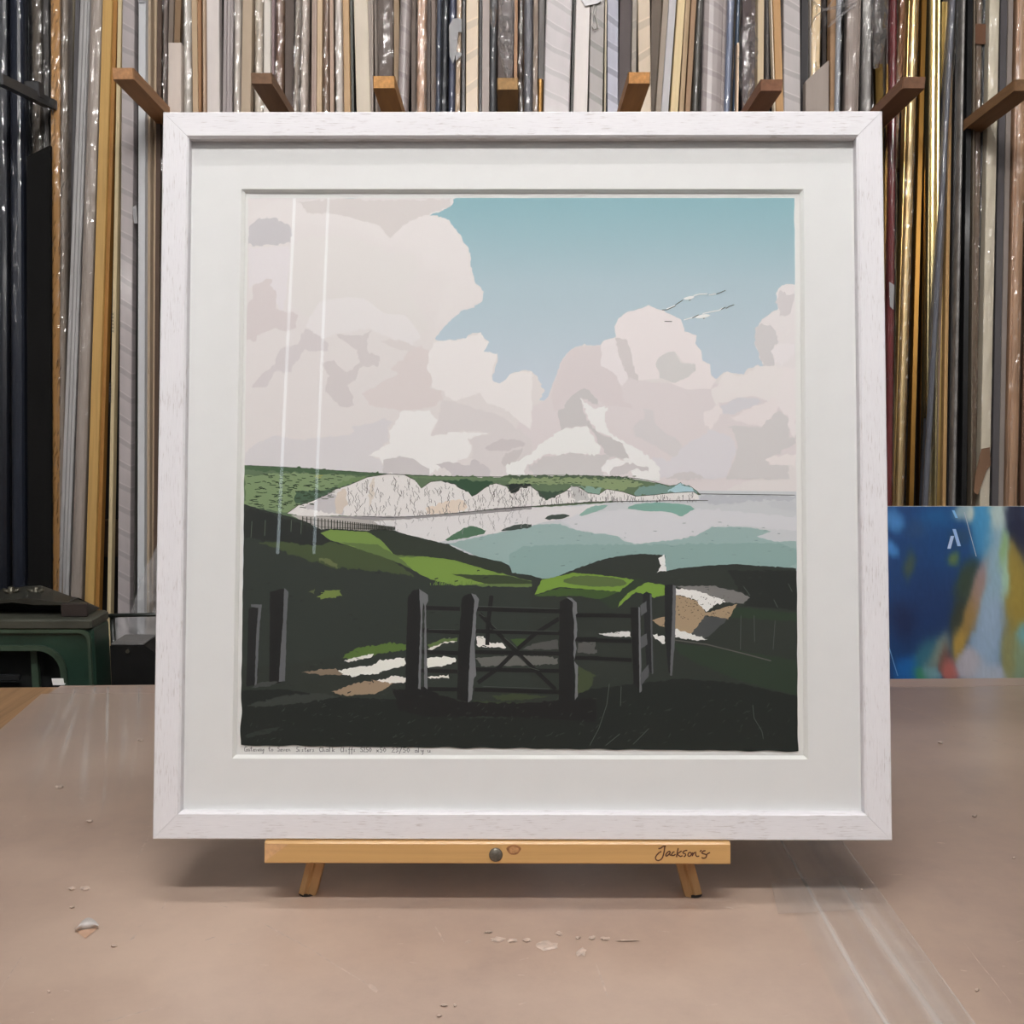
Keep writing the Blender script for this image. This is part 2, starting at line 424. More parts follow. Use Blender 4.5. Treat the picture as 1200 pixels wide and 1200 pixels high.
P('A', (212,203,201), [(530,860),(600,820),(680,780),(640,765),(700,720),(720,680),(760,670),(800,690),(790,760),(815,800),(800,840),(850,850),(855,890),(800,920),(700,930),(560,910)])
P('A', (213,206,204), [(600,650),(680,645),(740,670),(720,690),(650,675)])
P('A', (225,220,218), [(825,652),(940,644),(1003,616),(1038,657),(1018,692),(1071,702),(1048,812),(1080,824),(1125,784),(1210,772),(1210,1010),(1100,920),(1030,900),(1000,860),(900,890),(850,850),(805,840),(815,800),(790,760),(800,690)])
P('A', (207,201,200), [(830,990),(850,890),(930,900),(1100,960),(1210,1045),(1210,1190),(1050,1190),(1000,1150),(960,1120),(980,1090),(960,1045),(1050,1020),(940,1012),(800,1035)])
P('A', (204,200,201), [(60,1100),(100,1060),(180,1030),(300,1050),(350,1035),(480,1030),(500,1010),(480,990),(560,985),(620,960),(655,975),(630,1000),(640,1045),(600,1080),(555,1110),(600,1125),(650,1200),(60,1200)])
P('A', (224,220,218), [(555,1108),(640,1060),(640,1010),(690,930),(800,930),(830,970),(800,1035),(900,1015),(1040,1020),(950,1040),(970,1080),(950,1120),(850,1150),(800,1190),(650,1190),(600,1120)])
P('A', (192,187,187), [(610,1130),(680,1115),(740,1130),(800,1165),(800,1200),(620,1180)])
P('A', (192,186,187), [(825,1150),(870,1135),(960,1150),(980,1125),(1040,1160),(1040,1200),(900,1200),(880,1175)])
P('A', (195,188,188), [(1010,1080),(1080,1045),(1150,1045),(1190,1065),(1120,1088),(1050,1090)])
P('A', (194,188,187), [(1085,1140),(1110,1100),(1180,1080),(1160,1110),(1140,1150),(1100,1150)])
# right-hand clouds
P('B', (226,218,217), [(420,645),(412,590),(428,560),(460,536),(520,520),(550,508),(600,525),(680,565),(694,610),(740,628),(735,660),(762,692),(766,730),(795,745),(800,790),(820,805),(800,840),(700,845),(640,820),(690,800),(740,770),(735,742),(690,735),(665,705),(650,688),(610,700),(575,740),(600,800),(500,810),(490,760),(480,690),(455,640)], 0, 0.4)
P('B', (225,218,218), [(355,670),(370,650),(415,635),(440,740),(470,800),(440,832),(410,780),(355,750),(362,700)])
P('B', (206,199,198), [(415,640),(455,640),(480,690),(490,760),(512,812),(470,800),(440,740)])
P('B', (205,202,200), [(575,740),(610,700),(650,690),(670,735),(738,745),(740,772),(700,800),(640,820),(595,795)])
P('B', (211,202,202), [(160,880),(165,820),(205,720),(240,685),(300,668),(355,672),(355,750),(410,780),(445,850),(445,890),(490,920),(385,910),(330,870),(290,835),(230,880),(190,940),(170,930)])
P('B', (193,189,188), [(185,940),(230,880),(290,835),(330,870),(355,905),(320,900),(275,880),(300,960),(320,990),(350,1020),(440,1060),(472,1125),(380,1110),(360,1080),(320,1000),(270,990),(200,1010)])
P('B', (204,199,199), [(480,1000),(530,960),(530,920),(570,930),(575,980),(600,1010),(660,1040),(690,1080),(660,1120),(620,1100),(580,1070),(500,1030)])
P('B', (206,202,205), [(560,1120),(640,1130),(700,1060),(800,1010),(880,1030),(900,1090),(860,1200),(600,1200)])
P('B', (226,221,221), [(275,880),(330,920),(385,915),(370,970),(390,1020),(460,1060),(530,1100),(590,1150),(595,1210),(500,1210),(470,1160),(440,1120),(475,1122),(440,1060),(380,1030),(340,1010),(300,950)])
P('B', (226,221,220), [(-20,1150),(60,1110),(130,1050),(200,1005),(300,990),(360,1085),(350,1108),(230,1100),(130,1110),(60,1150),(40,1210),(-20,1210)])
P('B', (195,191,190), [(65,1160),(130,1115),(240,1100),(350,1110),(420,1115),(460,1125),(400,1120),(360,1150),(360,1170),(370,1205),(200,1205),(90,1190)])
P('B', (224,219,219), [(355,1155),(400,1122),(450,1125),(462,1140),(410,1160),(390,1185),(360,1175)])
P('B', (195,190,190), [(400,1165),(460,1142),(520,1155),(552,1160),(547,1175),(500,1165),(430,1190),(395,1195)])
P('B', (222,216,214), [(830,820),(850,776),(930,788),(990,750),(1060,740),(1140,760),(1140,880),(1080,900),(1040,900),(980,870),(900,880),(850,900),(820,905),(800,850)])
P('B', (205,202,205), [(840,910),(900,880),(990,880),(1003,895),(950,920),(880,945),(840,935)])
P('B', (221,213,212), [(770,940),(830,905),(850,935),(830,960),(820,980),(790,1005),(770,980)])
P('B', (221,213,212), [(880,960),(940,930),(1010,900),(1060,880),(1085,900),(1060,940),(1010,990),(950,985)])
P('B', (199,195,194), [(870,990),(1000,995),(1070,930),(1110,960),(1115,1040),(1140,1030),(1140,1060),(1060,1110),(1030,1145),(1110,1150),(1110,1205),(860,1205),(905,1090),(900,1030)])
P('B', (196,191,191), [(620,1205),(660,1180),(720,1175),(780,1205)])
P('B', (218,211,209), [(1022,1130),(1050,1110),(1140,1110),(1140,1150),(1110,1150),(1040,1148)])
P('B', (223,216,215), [(1060,900),(1090,760),(1060,720),(1040,690),(1060,665),(1140,665),(1140,1040),(1110,1010),(1110,960)])
P('B', (223,217,216), [(985,595),(1010,560),(1040,542),(1066,528),(1072,500),(1062,460),(1085,427),(1140,425),(1140,760),(1060,750),(1060,650)], 0, 0.4)
P('B', (204,200,200), [(975,600),(1005,580),(1060,600),(1068,650),(1045,690),(1055,730),(1050,750),(1012,755),(990,700),(975,660)])
P('B', (209,203,203), [(1062,490),(1075,445),(1100,460),(1140,465),(1140,490),(1115,540),(1075,545)])
P('B', (225,219,219), [(1040,690),(1070,660),(1140,660),(1140,700),(1080,745),(1060,735)])
# gulls
W_, K_ = (238, 240, 240), (96, 98, 98)
PAN['S'] = (760, 330, 110 / 1200.0)
P('S', W_, [(440,215),(500,190),(580,180),(585,205),(540,225),(470,235)], 1, 0)
P('S', W_, [(580,450),(650,430),(700,415),(780,420),(795,435),(720,465),(620,470)], 1, 0)
strokes('S', W_, [[(575,180),(650,160),(750,158)], [(770,170),(860,158)], [(230,350),(340,305)], [(690,410),(800,385),(900,368),(950,335)], [(450,490),(560,460),(640,430)]], 1.2)
strokes('S', K_, [[(175,362),(235,360),(345,312)], [(340,300),(440,235)], [(870,158),(930,135),(985,112)], [(205,508),(300,510)], [(560,465),(640,425)], [(990,345),(1040,312),(1095,297)], [(515,242),(540,235)], [(698,472),(718,468)], [(930,355),(985,325)]], 1.0)

# ---- land, cliffs and sea
P('G', (186,188,190), [(280,570),(940,576),(940,700),(280,700)], 0, 0)
P('G', (90,108,82), [(286,545),(360,549),(455,555),(560,560),(660,558),(740,561),(770,566),(785,569),(800,567),(815,574),(822,580),(700,590),(560,600),(330,612),(280,600)], 0, 0.3)
P('C', (118,138,100), [(55,85),(300,78),(480,92),(450,120),(380,150),(300,190),(230,228),(120,215),(55,205)])
P('C', (72,94,74), [(250,150),(380,140),(450,110),(510,95),(600,90),(450,138),(380,165),(280,197),(240,190)])
P('C', (105,128,88), [(430,108),(480,95),(560,90),(440,125),(400,140)])
P('C', (72,95,68), [(55,52),(300,60),(500,76),(600,82),(590,92),(420,84),(250,76),(55,66)])
P('C', (98,118,88), [(640,88),(1140,94),(1140,108),(880,108),(720,100)])
P('D', (128,144,105), [(-10,92),(150,90),(300,92),(400,97),(500,115),(460,130),(380,150),(330,132),(200,120),(60,120),(-10,120)])
P('D', (80,98,76), [(-10,88),(300,88),(470,100),(400,104),(250,96),(60,98),(-10,102)])
P('D', (112,140,132), [(465,162),(480,132),(560,122),(600,130),(620,125),(645,116),(690,140),(705,155),(600,152),(540,164)])
P('D', (160,190,196), [(590,145),(640,118),(680,135),(695,152),(620,154)])
cl1 = [(215,232),(260,200),(300,190),(370,160),(400,140),(450,125),(520,95),(600,82),(660,85),(700,105),(725,137),(735,130),(760,112),(800,108),(850,120),(900,150),(920,166),(935,160),(980,125),(1010,118),(1050,130),(1065,150),(1080,160),(1100,135),(1145,128),(1145,206),(1000,215),(880,227),(700,242),(600,247),(500,242),(400,240),(300,245),(260,240)]
P('C', (214,210,207), cl1, 0, 0.5, 2.0, 0.5)
cl2 = [(-10,150),(30,130),(70,128),(100,150),(130,182),(145,175),(200,150),(225,130),(250,130),(290,155),(330,160),(360,140),(420,150),(470,167),(540,162),(600,155),(690,150),(708,162),(712,180),(600,183),(300,187),(130,200),(30,210),(-10,208)]
P('D', (214,210,207), cl2, 0, 0.4, 2.0, 0.5)
P('C', (186,182,183), [(270,212),(300,195),(380,155),(415,168),(430,235),(350,228),(290,212)])
P('C', (200,188,176), [(405,150),(435,138),(442,200),(420,238),(402,230)])
P('C', (205,196,186), [(535,100),(548,95),(545,160),(530,205),(524,200)])
P('C', (211,197,183), [(740,215),(800,190),(870,180),(900,200),(890,222),(800,235),(745,235)])
P('C', (50,76,56), [(800,110),(860,103),(950,108),(1000,114),(962,140),(922,164),(900,150),(850,120)])
P('C', (38,46,42), [(1040,122),(1145,122),(1140,128),(1100,138),(1080,160),(1062,150)])
P('D', (38,46,42), [(-10,122),(45,122),(30,130),(-10,150)])
P('D', (56,74,60), [(95,142),(150,148),(225,145),(190,155),(145,175),(130,184),(110,160)])
P('D', (124,152,138), [(255,132),(340,138),(330,160),(290,155)])
P('D', (186,184,182), [(225,130),(250,130),(290,155),(300,180),(240,186)])
# waterline and mirror image
P('C', (168,163,158), [(230,238),(320,244),(500,246),(700,252),(700,330),(600,300),(345,300)], 0, 0.3)
P('C', (208,205,204), [(540,262),(700,252),(900,236),(1145,216),(1145,275),(1000,310),(900,322),(800,340),(700,335),(620,300)], 0, 0.6)
P('D', (205,202,202), [(-10,212),(240,205),(360,195),(300,220),(250,245),(130,262),(40,290),(-10,290)], 0, 0.6)
P('D', (196,196,199), [(180,255),(300,230),(460,215),(720,215),(1080,245),(1080,300),(900,282),(760,283),(700,315),(640,330),(540,342),(470,350),(400,318),(240,295)])
P('C', (142,164,161), [(825,348),(950,320),(1060,297),(1145,278),(1145,470),(1060,455),(960,405),(850,355)], 0, 0.4)
P('D', (142,164,161), [(-10,297),(100,275),(180,273),(240,295),(330,310),(400,318),(420,335),(470,350),(540,340),(640,330),(700,315),(760,283),(830,283),(900,285),(985,300),(930,320),(1000,340),(1085,335),(1085,450),(850,430),(580,470),(580,460),(200,465),(120,485),(-10,470)], 0, 0.7)
P('D', (129,154,150), [(-10,360),(200,350),(420,352),(600,350),(800,345),(1085,345),(1085,450),(850,440),(580,470),(200,470),(120,485),(-10,470)], 1, 1.2)
P('D', (184,186,189), [(970,200),(1000,185),(1085,190),(1085,228),(1010,215)])
P('D', (176,178,183), [(715,165),(1085,165),(1085,180),(900,185),(780,200),(720,185)])
P('C', (76,106,84), [(805,340),(850,310),(900,283),(930,280),(985,305),(900,325)], 1, 0.5)
P('C', (62,72,66), [(1010,305),(1080,275),(1145,272),(1145,288),(1100,292)], 1, 0.5)
P('D', (64,74,68), [(120,258),(140,238),(190,235),(230,240),(180,255)], 1, 0.5)
P('D', (120,158,146), [(430,212),(480,193),(600,190),(705,208),(660,235),(645,246),(600,225),(540,226),(470,220)], 1, 0.5)
P('D', (134,166,156), [(250,240),(300,205),(370,198),(350,215),(270,242)], 1, 0.5)
P('C', (142,138,138), [(320,242),(500,243),(700,243),(900,228),(1145,207),(1145,216),(900,238),(700,252),(540,258),(420,250)], 0, 0.4)
DK = (52, 52, 52)
strokes('C', DK, [[(500,243),(600,248),(700,244),(880,229),(1000,217),(1145,207)]], 0.7)
strokes('D', DK, [[(0,209),(130,203),(300,189),(600,184),(745,183)], [(708,158),(850,160),(1075,163)]], 0.7)
strokes('C', (60,72,58), [[(62,50),(200,56),(300,62),(480,75),(600,82),(700,88),(820,92),(1000,93),(1135,94)]], 0.6)
strokes('D', (60,72,58), [[(0,88),(150,87),(300,89),(400,93),(480,100),(520,108)], [(520,108),(575,122),(600,128),(625,124),(642,114),(645,124),(680,130),(712,157)]], 0.6)
rs = random.Random(3)
def topc(x):
    q = [p for p in cl1[:27]]
    for a, b in zip(q, q[1:]):
        if a[0] <= x <= b[0]: return a[1] + (b[1] - a[1]) * (x - a[0]) / max(1, b[0] - a[0])
    return 130
def topd(x):
    for a, b in zip(cl2[:18], cl2[1:19]):
        if a[0] <= x <= b[0]: return a[1] + (b[1] - a[1]) * (x - a[0]) / max(1, b[0] - a[0])
    return 170
cr = []; cr2 = []
for k in range(230):
    x = rs.uniform(440, 1132); t = topc(x); bot = 240 - max(0, (x - 700)) * 0.065
    y = rs.uniform(t + 2, bot - 4); L = rs.uniform(4, 26) * (1 if rs.random() < .7 else 1.8)
    pts = [(x, y)]
    while y < min(bot, pts[0][1] + L): y += 5; x += rs.uniform(-4.5, 5); pts.append((x, y))
    if len(pts) > 1: cr.append(pts)
    if rs.random() < .45: cr2.append([(a, bot + 8 + (bot - b) * .9) for a, b in pts if bot + 8 + (bot - b) * .9 < 320 and len(pts) > 1])
strokes('C', (104, 100, 99), cr, 0.5)
strokes('C', (140, 137, 138), [c for c in cr2 if len(c) > 1], 0.5)
cr = []
for k in range(150):
    x = rs.uniform(2, 700); t = topd(x); bot = 208 - min(x, 300) * .07
    y = rs.uniform(t + 1, bot); pts = [(x, y)]
    while y < min(bot, pts[0][1] + rs.uniform(4, 22)): y += 5; x += rs.uniform(-2, 2); pts.append((x, y))
    if len(pts) > 1: cr.append(pts)
strokes('D', (95, 92, 92), cr, 0.5)
# top edge ink line of the cliffs
strokes('C', (70,66,64), [cl1[0:10], cl1[10:16], cl1[16:27]], 0.6)
strokes('D', (70,66,64), [cl2[0:5], cl2[5:18]], 0.6)
# hedges on the far hillside
hs = []
for k in range(170):
    x = rs.uniform(64, 430); y = rs.uniform(80, 215)
    if y > 232 - (x - 220) * 0.42 and x > 220: continue
    hs.append([(x, y), (x + rs.uniform(4, 12), y + rs.uniform(-2, 3)), (x + rs.uniform(12, 26), y + rs.uniform(-3, 5))])
strokes('C', (56, 70, 52), hs, 0.8)
strokes('C', (150, 152, 84), [[(320,92),(350,88)], [(330,97),(345,96)]], 1.0)
hs = [[(x, y), (x + rs.uniform(4, 14), y + rs.uniform(-1, 2))] for x, y in [(rs.uniform(0, 460), rs.uniform(90, 118)) for _ in range(60)]]
strokes('D', (62, 78, 60), hs, 0.7)
hs = [[(x, y), (x + rs.uniform(4, 14), y + rs.uniform(-1, 1))] for x, y in [(rs.uniform(-200, 1060), rs.uniform(260, 420)) for _ in range(55)]]
strokes('D', (108, 126, 124), hs, 0.6)
# foreground hillside
land = tr('C', [(50,196),(100,212),(150,225),(230,245),(283,262),(345,294),(400,290),(450,294),(520,299),(560,292),(620,296),(700,325),(760,335),(830,350),(870,372),(900,385),(930,400),(960,400),(1000,412),(1030,415),(1060,430),(1070,455)]) + tr('D', [(0,458),(60,465),(110,480),(150,480),(250,440),(330,412),(400,395),(490,385),(582,392),(582,452),(640,440),(750,430),(850,425),(950,432),(1080,440)]) + [(945, 890), (275, 880), (280, 590)]
fill(rough_outline(land, 0.5, 2.0, 5.0, 0.6), (46, 50, 46), yref=740)
P('D', (222,220,218), [(556,402),(580,390),(586,450),(550,456),(566,430)], 0, 0.8, 2, 0.6)
P('C', (47,52,48), [(50,300),(200,320),(350,335),(560,380),(700,470),(980,505),(1140,510),(1140,900),(700,900),(420,780),(50,820)])
P('C', (64,75,50), [(110,340),(350,335),(450,350),(560,380),(640,425),(700,470),(560,452),(400,440),(250,395)])
P('C', (40,43,41), [(50,215),(110,220),(350,300),(390,340),(330,355),(120,335),(50,320)])
P('C', (108,132,68), [(342,308),(380,294),(520,303),(570,330),(625,392),(520,378),(430,348),(380,335)], 0, 0.4)
P('C', (88,106,62), [(420,342),(560,350),(620,388),(760,396),(850,408),(1000,452),(1145,490),(1145,512),(960,510),(760,482),(650,424),(520,378)], 0, 0.5)
P('C', (110,136,64), [(640,400),(740,396),(850,410),(950,435),(1060,468),(860,465),(980,500),(850,506),(760,482),(700,452)], 0, 0.6)
P('C', (48,54,46), [(526,302),(610,297),(830,352),(900,387),(1030,417),(1070,455),(1020,460),(850,410),(740,396),(628,390),(575,335)], 0, 0.4)
P('C', (56,66,46), [(840,462),(930,466),(1050,468),(1145,492),(1145,500),(970,500)], 0, 0.3)
gf = [[(x, 505), (x + rs.uniform(-4, 6), 505 - rs.uniform(5, 18))] for x in [rs.uniform(760, 960) for _ in range(30)]]
strokes('C', (96,122,58), gf, 0.8)
P('D', (108,138,58), [(85,542),(112,485),(230,458),(330,465),(440,480),(580,505),(580,542),(540,552),(470,530),(400,592),(420,550),(405,530),(250,518),(180,512)], 0, 0.5)
P('D', (82,98,58), [(180,490),(250,466),(380,475),(440,490),(420,512),(250,508)], 1, 0.5)
P('D', (60,80,44), [(85,545),(180,516),(250,520),(405,530),(340,560),(250,545),(120,548)], 0, 0.5)
P('D', (46,56,44), [(330,560),(405,532),(470,480),(520,490),(440,535),(400,580),(390,600)], 0, 0.5)
P('D', (44,56,44), [(840,588),(1085,612),(1085,642),(830,628)], 0, 0.8)
P('D', (44,54,44), [(600,722),(900,760),(1085,792),(1085,925),(870,870),(700,800),(640,765)], 0, 0.5)
P('D', (38,41,39), [(820,450),(1085,450),(1085,600),(880,585),(905,545),(860,520)], 0, 1.0)
# track on the right
P('D', (112,110,108), [(618,508),(760,508),(860,530),(905,552),(880,575),(820,572),(760,545)], 0, 0.7)
P('D', (150,130,105), [(618,540),(700,562),(740,610),(855,578),(820,635),(740,620),(690,682),(650,705),(618,670)], 0, 0.7)
P('D', (210,208,204), [(618,515),(700,525),(760,545),(815,568),(765,582),(740,608),(700,562),(618,540)], 0, 1.0, 2, 0.5)
P('D', (70,72,72), [(735,622),(822,632),(760,690),(720,715),(655,705),(690,680)], 0, 0.7)
P('D', (148,128,104), [(532,638),(580,625),(580,664),(560,660)], 0, 0.6)
P('D', (205,204,200), [(535,690),(580,700),(580,732),(540,705)], 0, 0.9, 2, 0.5)
P('D', (205,204,200), [(618,668),(680,690),(745,712),(700,716),(618,702)], 0, 1.0, 2, 0.5)
P('D', (195,193,190), [(330,690),(400,685),(450,678),(450,702),(370,700)], 0, 1.0, 2, 0.5)
sp = [[(x, y), (x + rs.uniform(2, 6), y + rs.uniform(-1, 1))] for x, y in [(rs.uniform(622, 830), rs.uniform(545, 640)) for _ in range(90)]]
strokes('D', (70,62,54), sp, 0.7)
# track on the left and behind the gate
P('C', (78,100,50), [(420,782),(480,745),(600,725),(668,730),(668,750),(560,766),(480,788)], 0, 1.2, 2, 0.5)
P('C', (200,197,190), [(430,792),(500,774),(545,765),(540,777),(450,797)], 0, 0.8, 2, 0.5)
P('C', (212,207,198), [(405,828),(450,822),(540,810),(570,790),(665,780),(665,810),(560,838),(470,852),(430,846)], 0, 1.2, 2, 0.5)
P('C', (118,104,88), [(270,836),(330,828),(400,820),(430,846),(350,846)], 0, 0.8)
P('C', (136,118,98), [(385,912),(450,885),(540,865),(622,875),(560,916),(440,926)], 0, 1.0, 2, 0.5)
P('C', (205,201,194), [(555,868),(620,850),(668,855),(668,877),(600,876)], 0, 1.0, 2, 0.5)
P('T', (212,207,198), [(195,455),(300,448),(372,455),(372,480),(280,505),(205,512)], 0, 0.7, 2, 0.5)
P('T', (200,196,188), [(205,405),(260,375),(300,365),(290,345),(380,340),(378,360),(300,370),(240,405)], 0, 0.8, 2, 0.5)
P('T', (86,104,62), [(205,380),(290,345),(380,338),(378,356),(300,362),(215,398)], 0, 0.8, 2, 0.5)
P('T', (206,202,194), [(205,565),(330,558),(330,572),(210,575)], 0, 0.9, 2, 0.6)
P('T', (205,202,196), [(495,330),(530,325),(560,365),(640,370),(670,398),(500,388)], 0, 1.2, 2, 0.6)
P('T', (92,92,88), [(490,455),(700,440),(900,445),(968,460),(968,490),(800,500),(520,505)], 0, 1.0, 2, 0.5)
P('T', (76,76,74), [(760,400),(830,370),(970,345),(970,405),(790,408)], 0, 0.8)
P('T', (80,80,78), [(1085,365),(1190,360),(1190,430),(1085,425)], 0, 1.2, 2, 0.5)
P('T', (58,76,44), [(690,345),(790,340),(735,395)], 0, 0.4)
P('T', (60,68,48), [(1085,500),(1190,560),(1150,640),(1085,680)], 0, 1.2, 2, 0.5)
P('T', (56,64,46), [(580,680),(700,662),(910,680),(800,700),(640,705)], 0, 0.8)
P('T', (52,60,44), [(470,705),(600,710),(860,725),(840,740),(620,745)], 0, 0.8)
P('C', (104,120,64), [(325,552),(350,530),(380,522),(415,525),(422,545),(370,556)], 0, 1.6, 2, 0.7)
P('C', (92,100,66), [(335,410),(355,402),(385,412),(405,425),(412,445),(380,430)], 0, 1.2, 2, 0.7)
P('C', (80,88,60), [(295,530),(320,520),(318,540)], 0, 1.0, 2, 0.7)
# dark ground in front
P('C', (34,37,35), [(30,905),(200,900),(400,930),(640,940),(900,1010),(1145,1010),(1145,1140),(30,1140)], 0, 0.8)
P('D', (34,37,35), [(-10,1000),(300,900),(640,860),(870,880),(1090,930),(1090,1150),(-10,1150)], 0, 0.8)
P('C', (52,55,52), [(60,960),(200,925),(330,915),(420,930),(300,950),(150,965),(90,970)], 0, 1.2, 2, 0.4)
P('C', (46,49,47), [(50,1075),(130,1050),(190,1045),(150,1068),(60,1085)], 0, 1.0)
P('T', (30,32,31), [(0,640),(180,640),(420,715),(760,720),(1190,690),(1190,830),(700,800),(200,800),(40,760)], 0, 1.0)
sc_ = []
for k in range(140):
    x = rs.uniform(290, 930); y = rs.uniform(820, 872); a = rs.uniform(-1.2, -0.3); L = rs.uniform(1.5, 7)
    sc_.append([(x, y), (x + L * math.cos(a), y + L * math.sin(a) * .8)])
strokes('G', (60, 63, 60), sc_, 0.5)
strokes('D', (74,78,74), [[(370,880),(360,960),(330,1050),(295,1115)], [(415,890),(412,965)], [(915,960),(920,1010),(950,1060),(955,1090)], [(520,1050),(460,1110)], [(410,1070),(355,1115)], [(995,560),(1010,590)], [(870,620),(868,750)], [(920,620),(922,720)], [(1000,640),(992,750)], [(880,510),(905,545)], [(1050,500),(1065,530)]], 0.7)
for k in range(3):
    q = []
    for _ in range(60):
        x = rs.uniform(60, 1000); y = rs.uniform(420, 1100)
        q.append([(x, y), (x + rs.uniform(3, 12), y + rs.uniform(-4, 4)), (x + rs.uniform(8, 18), y + rs.uniform(-6, 6))])
    strokes('C' if k < 2 else 'D', ((56,60,56), (40,43,41), (56,60,56))[k], q, (0.5, 1.2, .5)[k])
# fence line with pickets
pk = []; x = 275.0; k = 0
while x < 625:
    t = (x - 275) / 350.0; top = 243 + 40 * t; h = 50 - 38 * t
    pk.append([(x, top), (x, top + h)]); x += max(4.5, 15.5 * (1 - t * 0.85))
strokes('C', (48,52,44), pk, 1.15)
strokes('C', (62,60,52), [[(275,262),(345,284),(500,290),(620,293)], [(275,252),(400,266),(500,276),(620,288)]], 0.5)
strokes('C', (84,92,80), [[(82,262),(78,325)], [(133,258),(130,318)], [(186,255),(182,300)], [(232,258),(230,302)], [(270,262),(268,310)]], 0.7)
# posts, gate
BK, LT = (22, 23, 23), (100, 101, 103)
strokes('T', BK, [[(150,160),(395,168)], [(150,292),(395,306)], [(150,418),(395,428)], [(150,528),(380,535)], [(150,636),(380,640)],
  [(480,168),(980,182)], [(480,298),(980,310)], [(480,420),(985,430)], [(480,522),(985,532)], [(480,640),(975,655)],
  [(1060,205),(1300,205)], [(1060,345),(1200,345)], [(1060,455),(1210,455)]], 4.6)
strokes('T', BK, [[(510,195),(600,290),(730,425),(955,640)], [(500,600),(620,515),(735,400),(840,310),(975,225)], [(580,90),(560,250),(555,380)]], 4.8)
strokes('T', (70,74,70), [[(500,152),(970,168)], [(510,192),(540,215)], [(580,255),(610,285)], [(655,335),(730,400)], [(530,622),(920,636)], [(210,288),(370,290)], [(590,290),(970,300)], [(740,445),(800,510),(860,528)]], 0.6)
P('T', BK, [(90,95),(120,60),(155,50),(165,100),(160,640),(75,665),(80,400)], 0, 0.4)
P('T', LT, [(155,50),(185,70),(207,85),(208,120),(195,150),(205,640),(185,625),(188,150),(178,130),(176,190),(165,640),(150,632),(165,200)], 0, 0.3)
P('T', BK, [(405,110),(420,92),(460,75),(480,110),(462,560),(445,715),(378,700),(385,400)], 0, 0.4)
P('T', LT, [(462,75),(488,85),(508,115),(490,190),(488,300),(480,380),(490,560),(478,570),(465,700),(442,718),(445,600),(455,400),(475,200),(480,120)], 0, 0.3)
P('T', BK, [(980,125),(1000,112),(1030,105),(1060,130),(1068,705),(975,715),(975,400)], 0, 0.4)
P('T', LT, [(1020,100),(1050,105),(1078,130),(1082,190),(1072,200),(1082,260),(1082,330),(1068,350),(1080,400),(1062,470),(1085,500),(1085,680),(1068,702),(1072,560),(1060,430),(1065,250),(1055,180),(1058,130)], 0, 0.3)
strokes('D', BK, [[(250,618),(455,622)], [(250,712),(455,718)], [(250,780),(455,790)]], 4.4)
P('D', (30,31,32), [(450,590),(482,588),(490,912),(462,880),(455,700)], 0, 0.3)
P('D', LT, [(480,588),(487,590),(493,908),(485,914)], 0, 0.2)
P('D', (36,37,38), [(497,540),(510,530),(530,537),(536,842),(512,832)], 0, 0.3)
P('D', (78,79,81), [(524,540),(531,540),(537,842),(531,842)], 0, 0.2)
P('D', (84,85,87), [(488,582),(510,565),(513,605),(490,622)], 0, 0.3)
P('D', (80,81,83), [(488,702),(512,688),(514,730),(490,748)], 0, 0.3)
P('D', (76,77,79), [(488,842),(520,806),(520,850),(490,888)], 0, 0.3)
P('D', (34,35,36), [(580,505),(618,501),(620,690),(606,852),(594,828),(582,700)], 0, 0.3)
P('D', (90,90,92), [(612,503),(623,508),(620,700),(608,848),(600,848),(606,700)], 0, 0.3)
strokes('D', (84,82,78), [[(620,714),(740,730),(880,765),(985,793)]], 1.4)
P('C', (34,35,35), [(70,592),(106,588),(104,880),(60,892)], 0, 0.4)
P('C', (88,89,91), [(78,578),(120,578),(112,645),(105,780),(101,886),(92,886),(98,700),(106,592),(80,588)], 0, 0.3)
P('C', (30,31,31), [(150,530),(206,518),(192,876),(148,882)], 0, 0.4)
P('C', (88,89,91), [(204,515),(221,530),(213,640),(211,760),(207,870),(184,872),(188,800),(200,640)], 0, 0.3)
P('C', (64,66,64), [(120,870),(180,872),(150,890),(80,895)], 0, 0.6)
imgo = art.build('printed_image', vcol('print_ink', 0.65), paper, recalc=False)

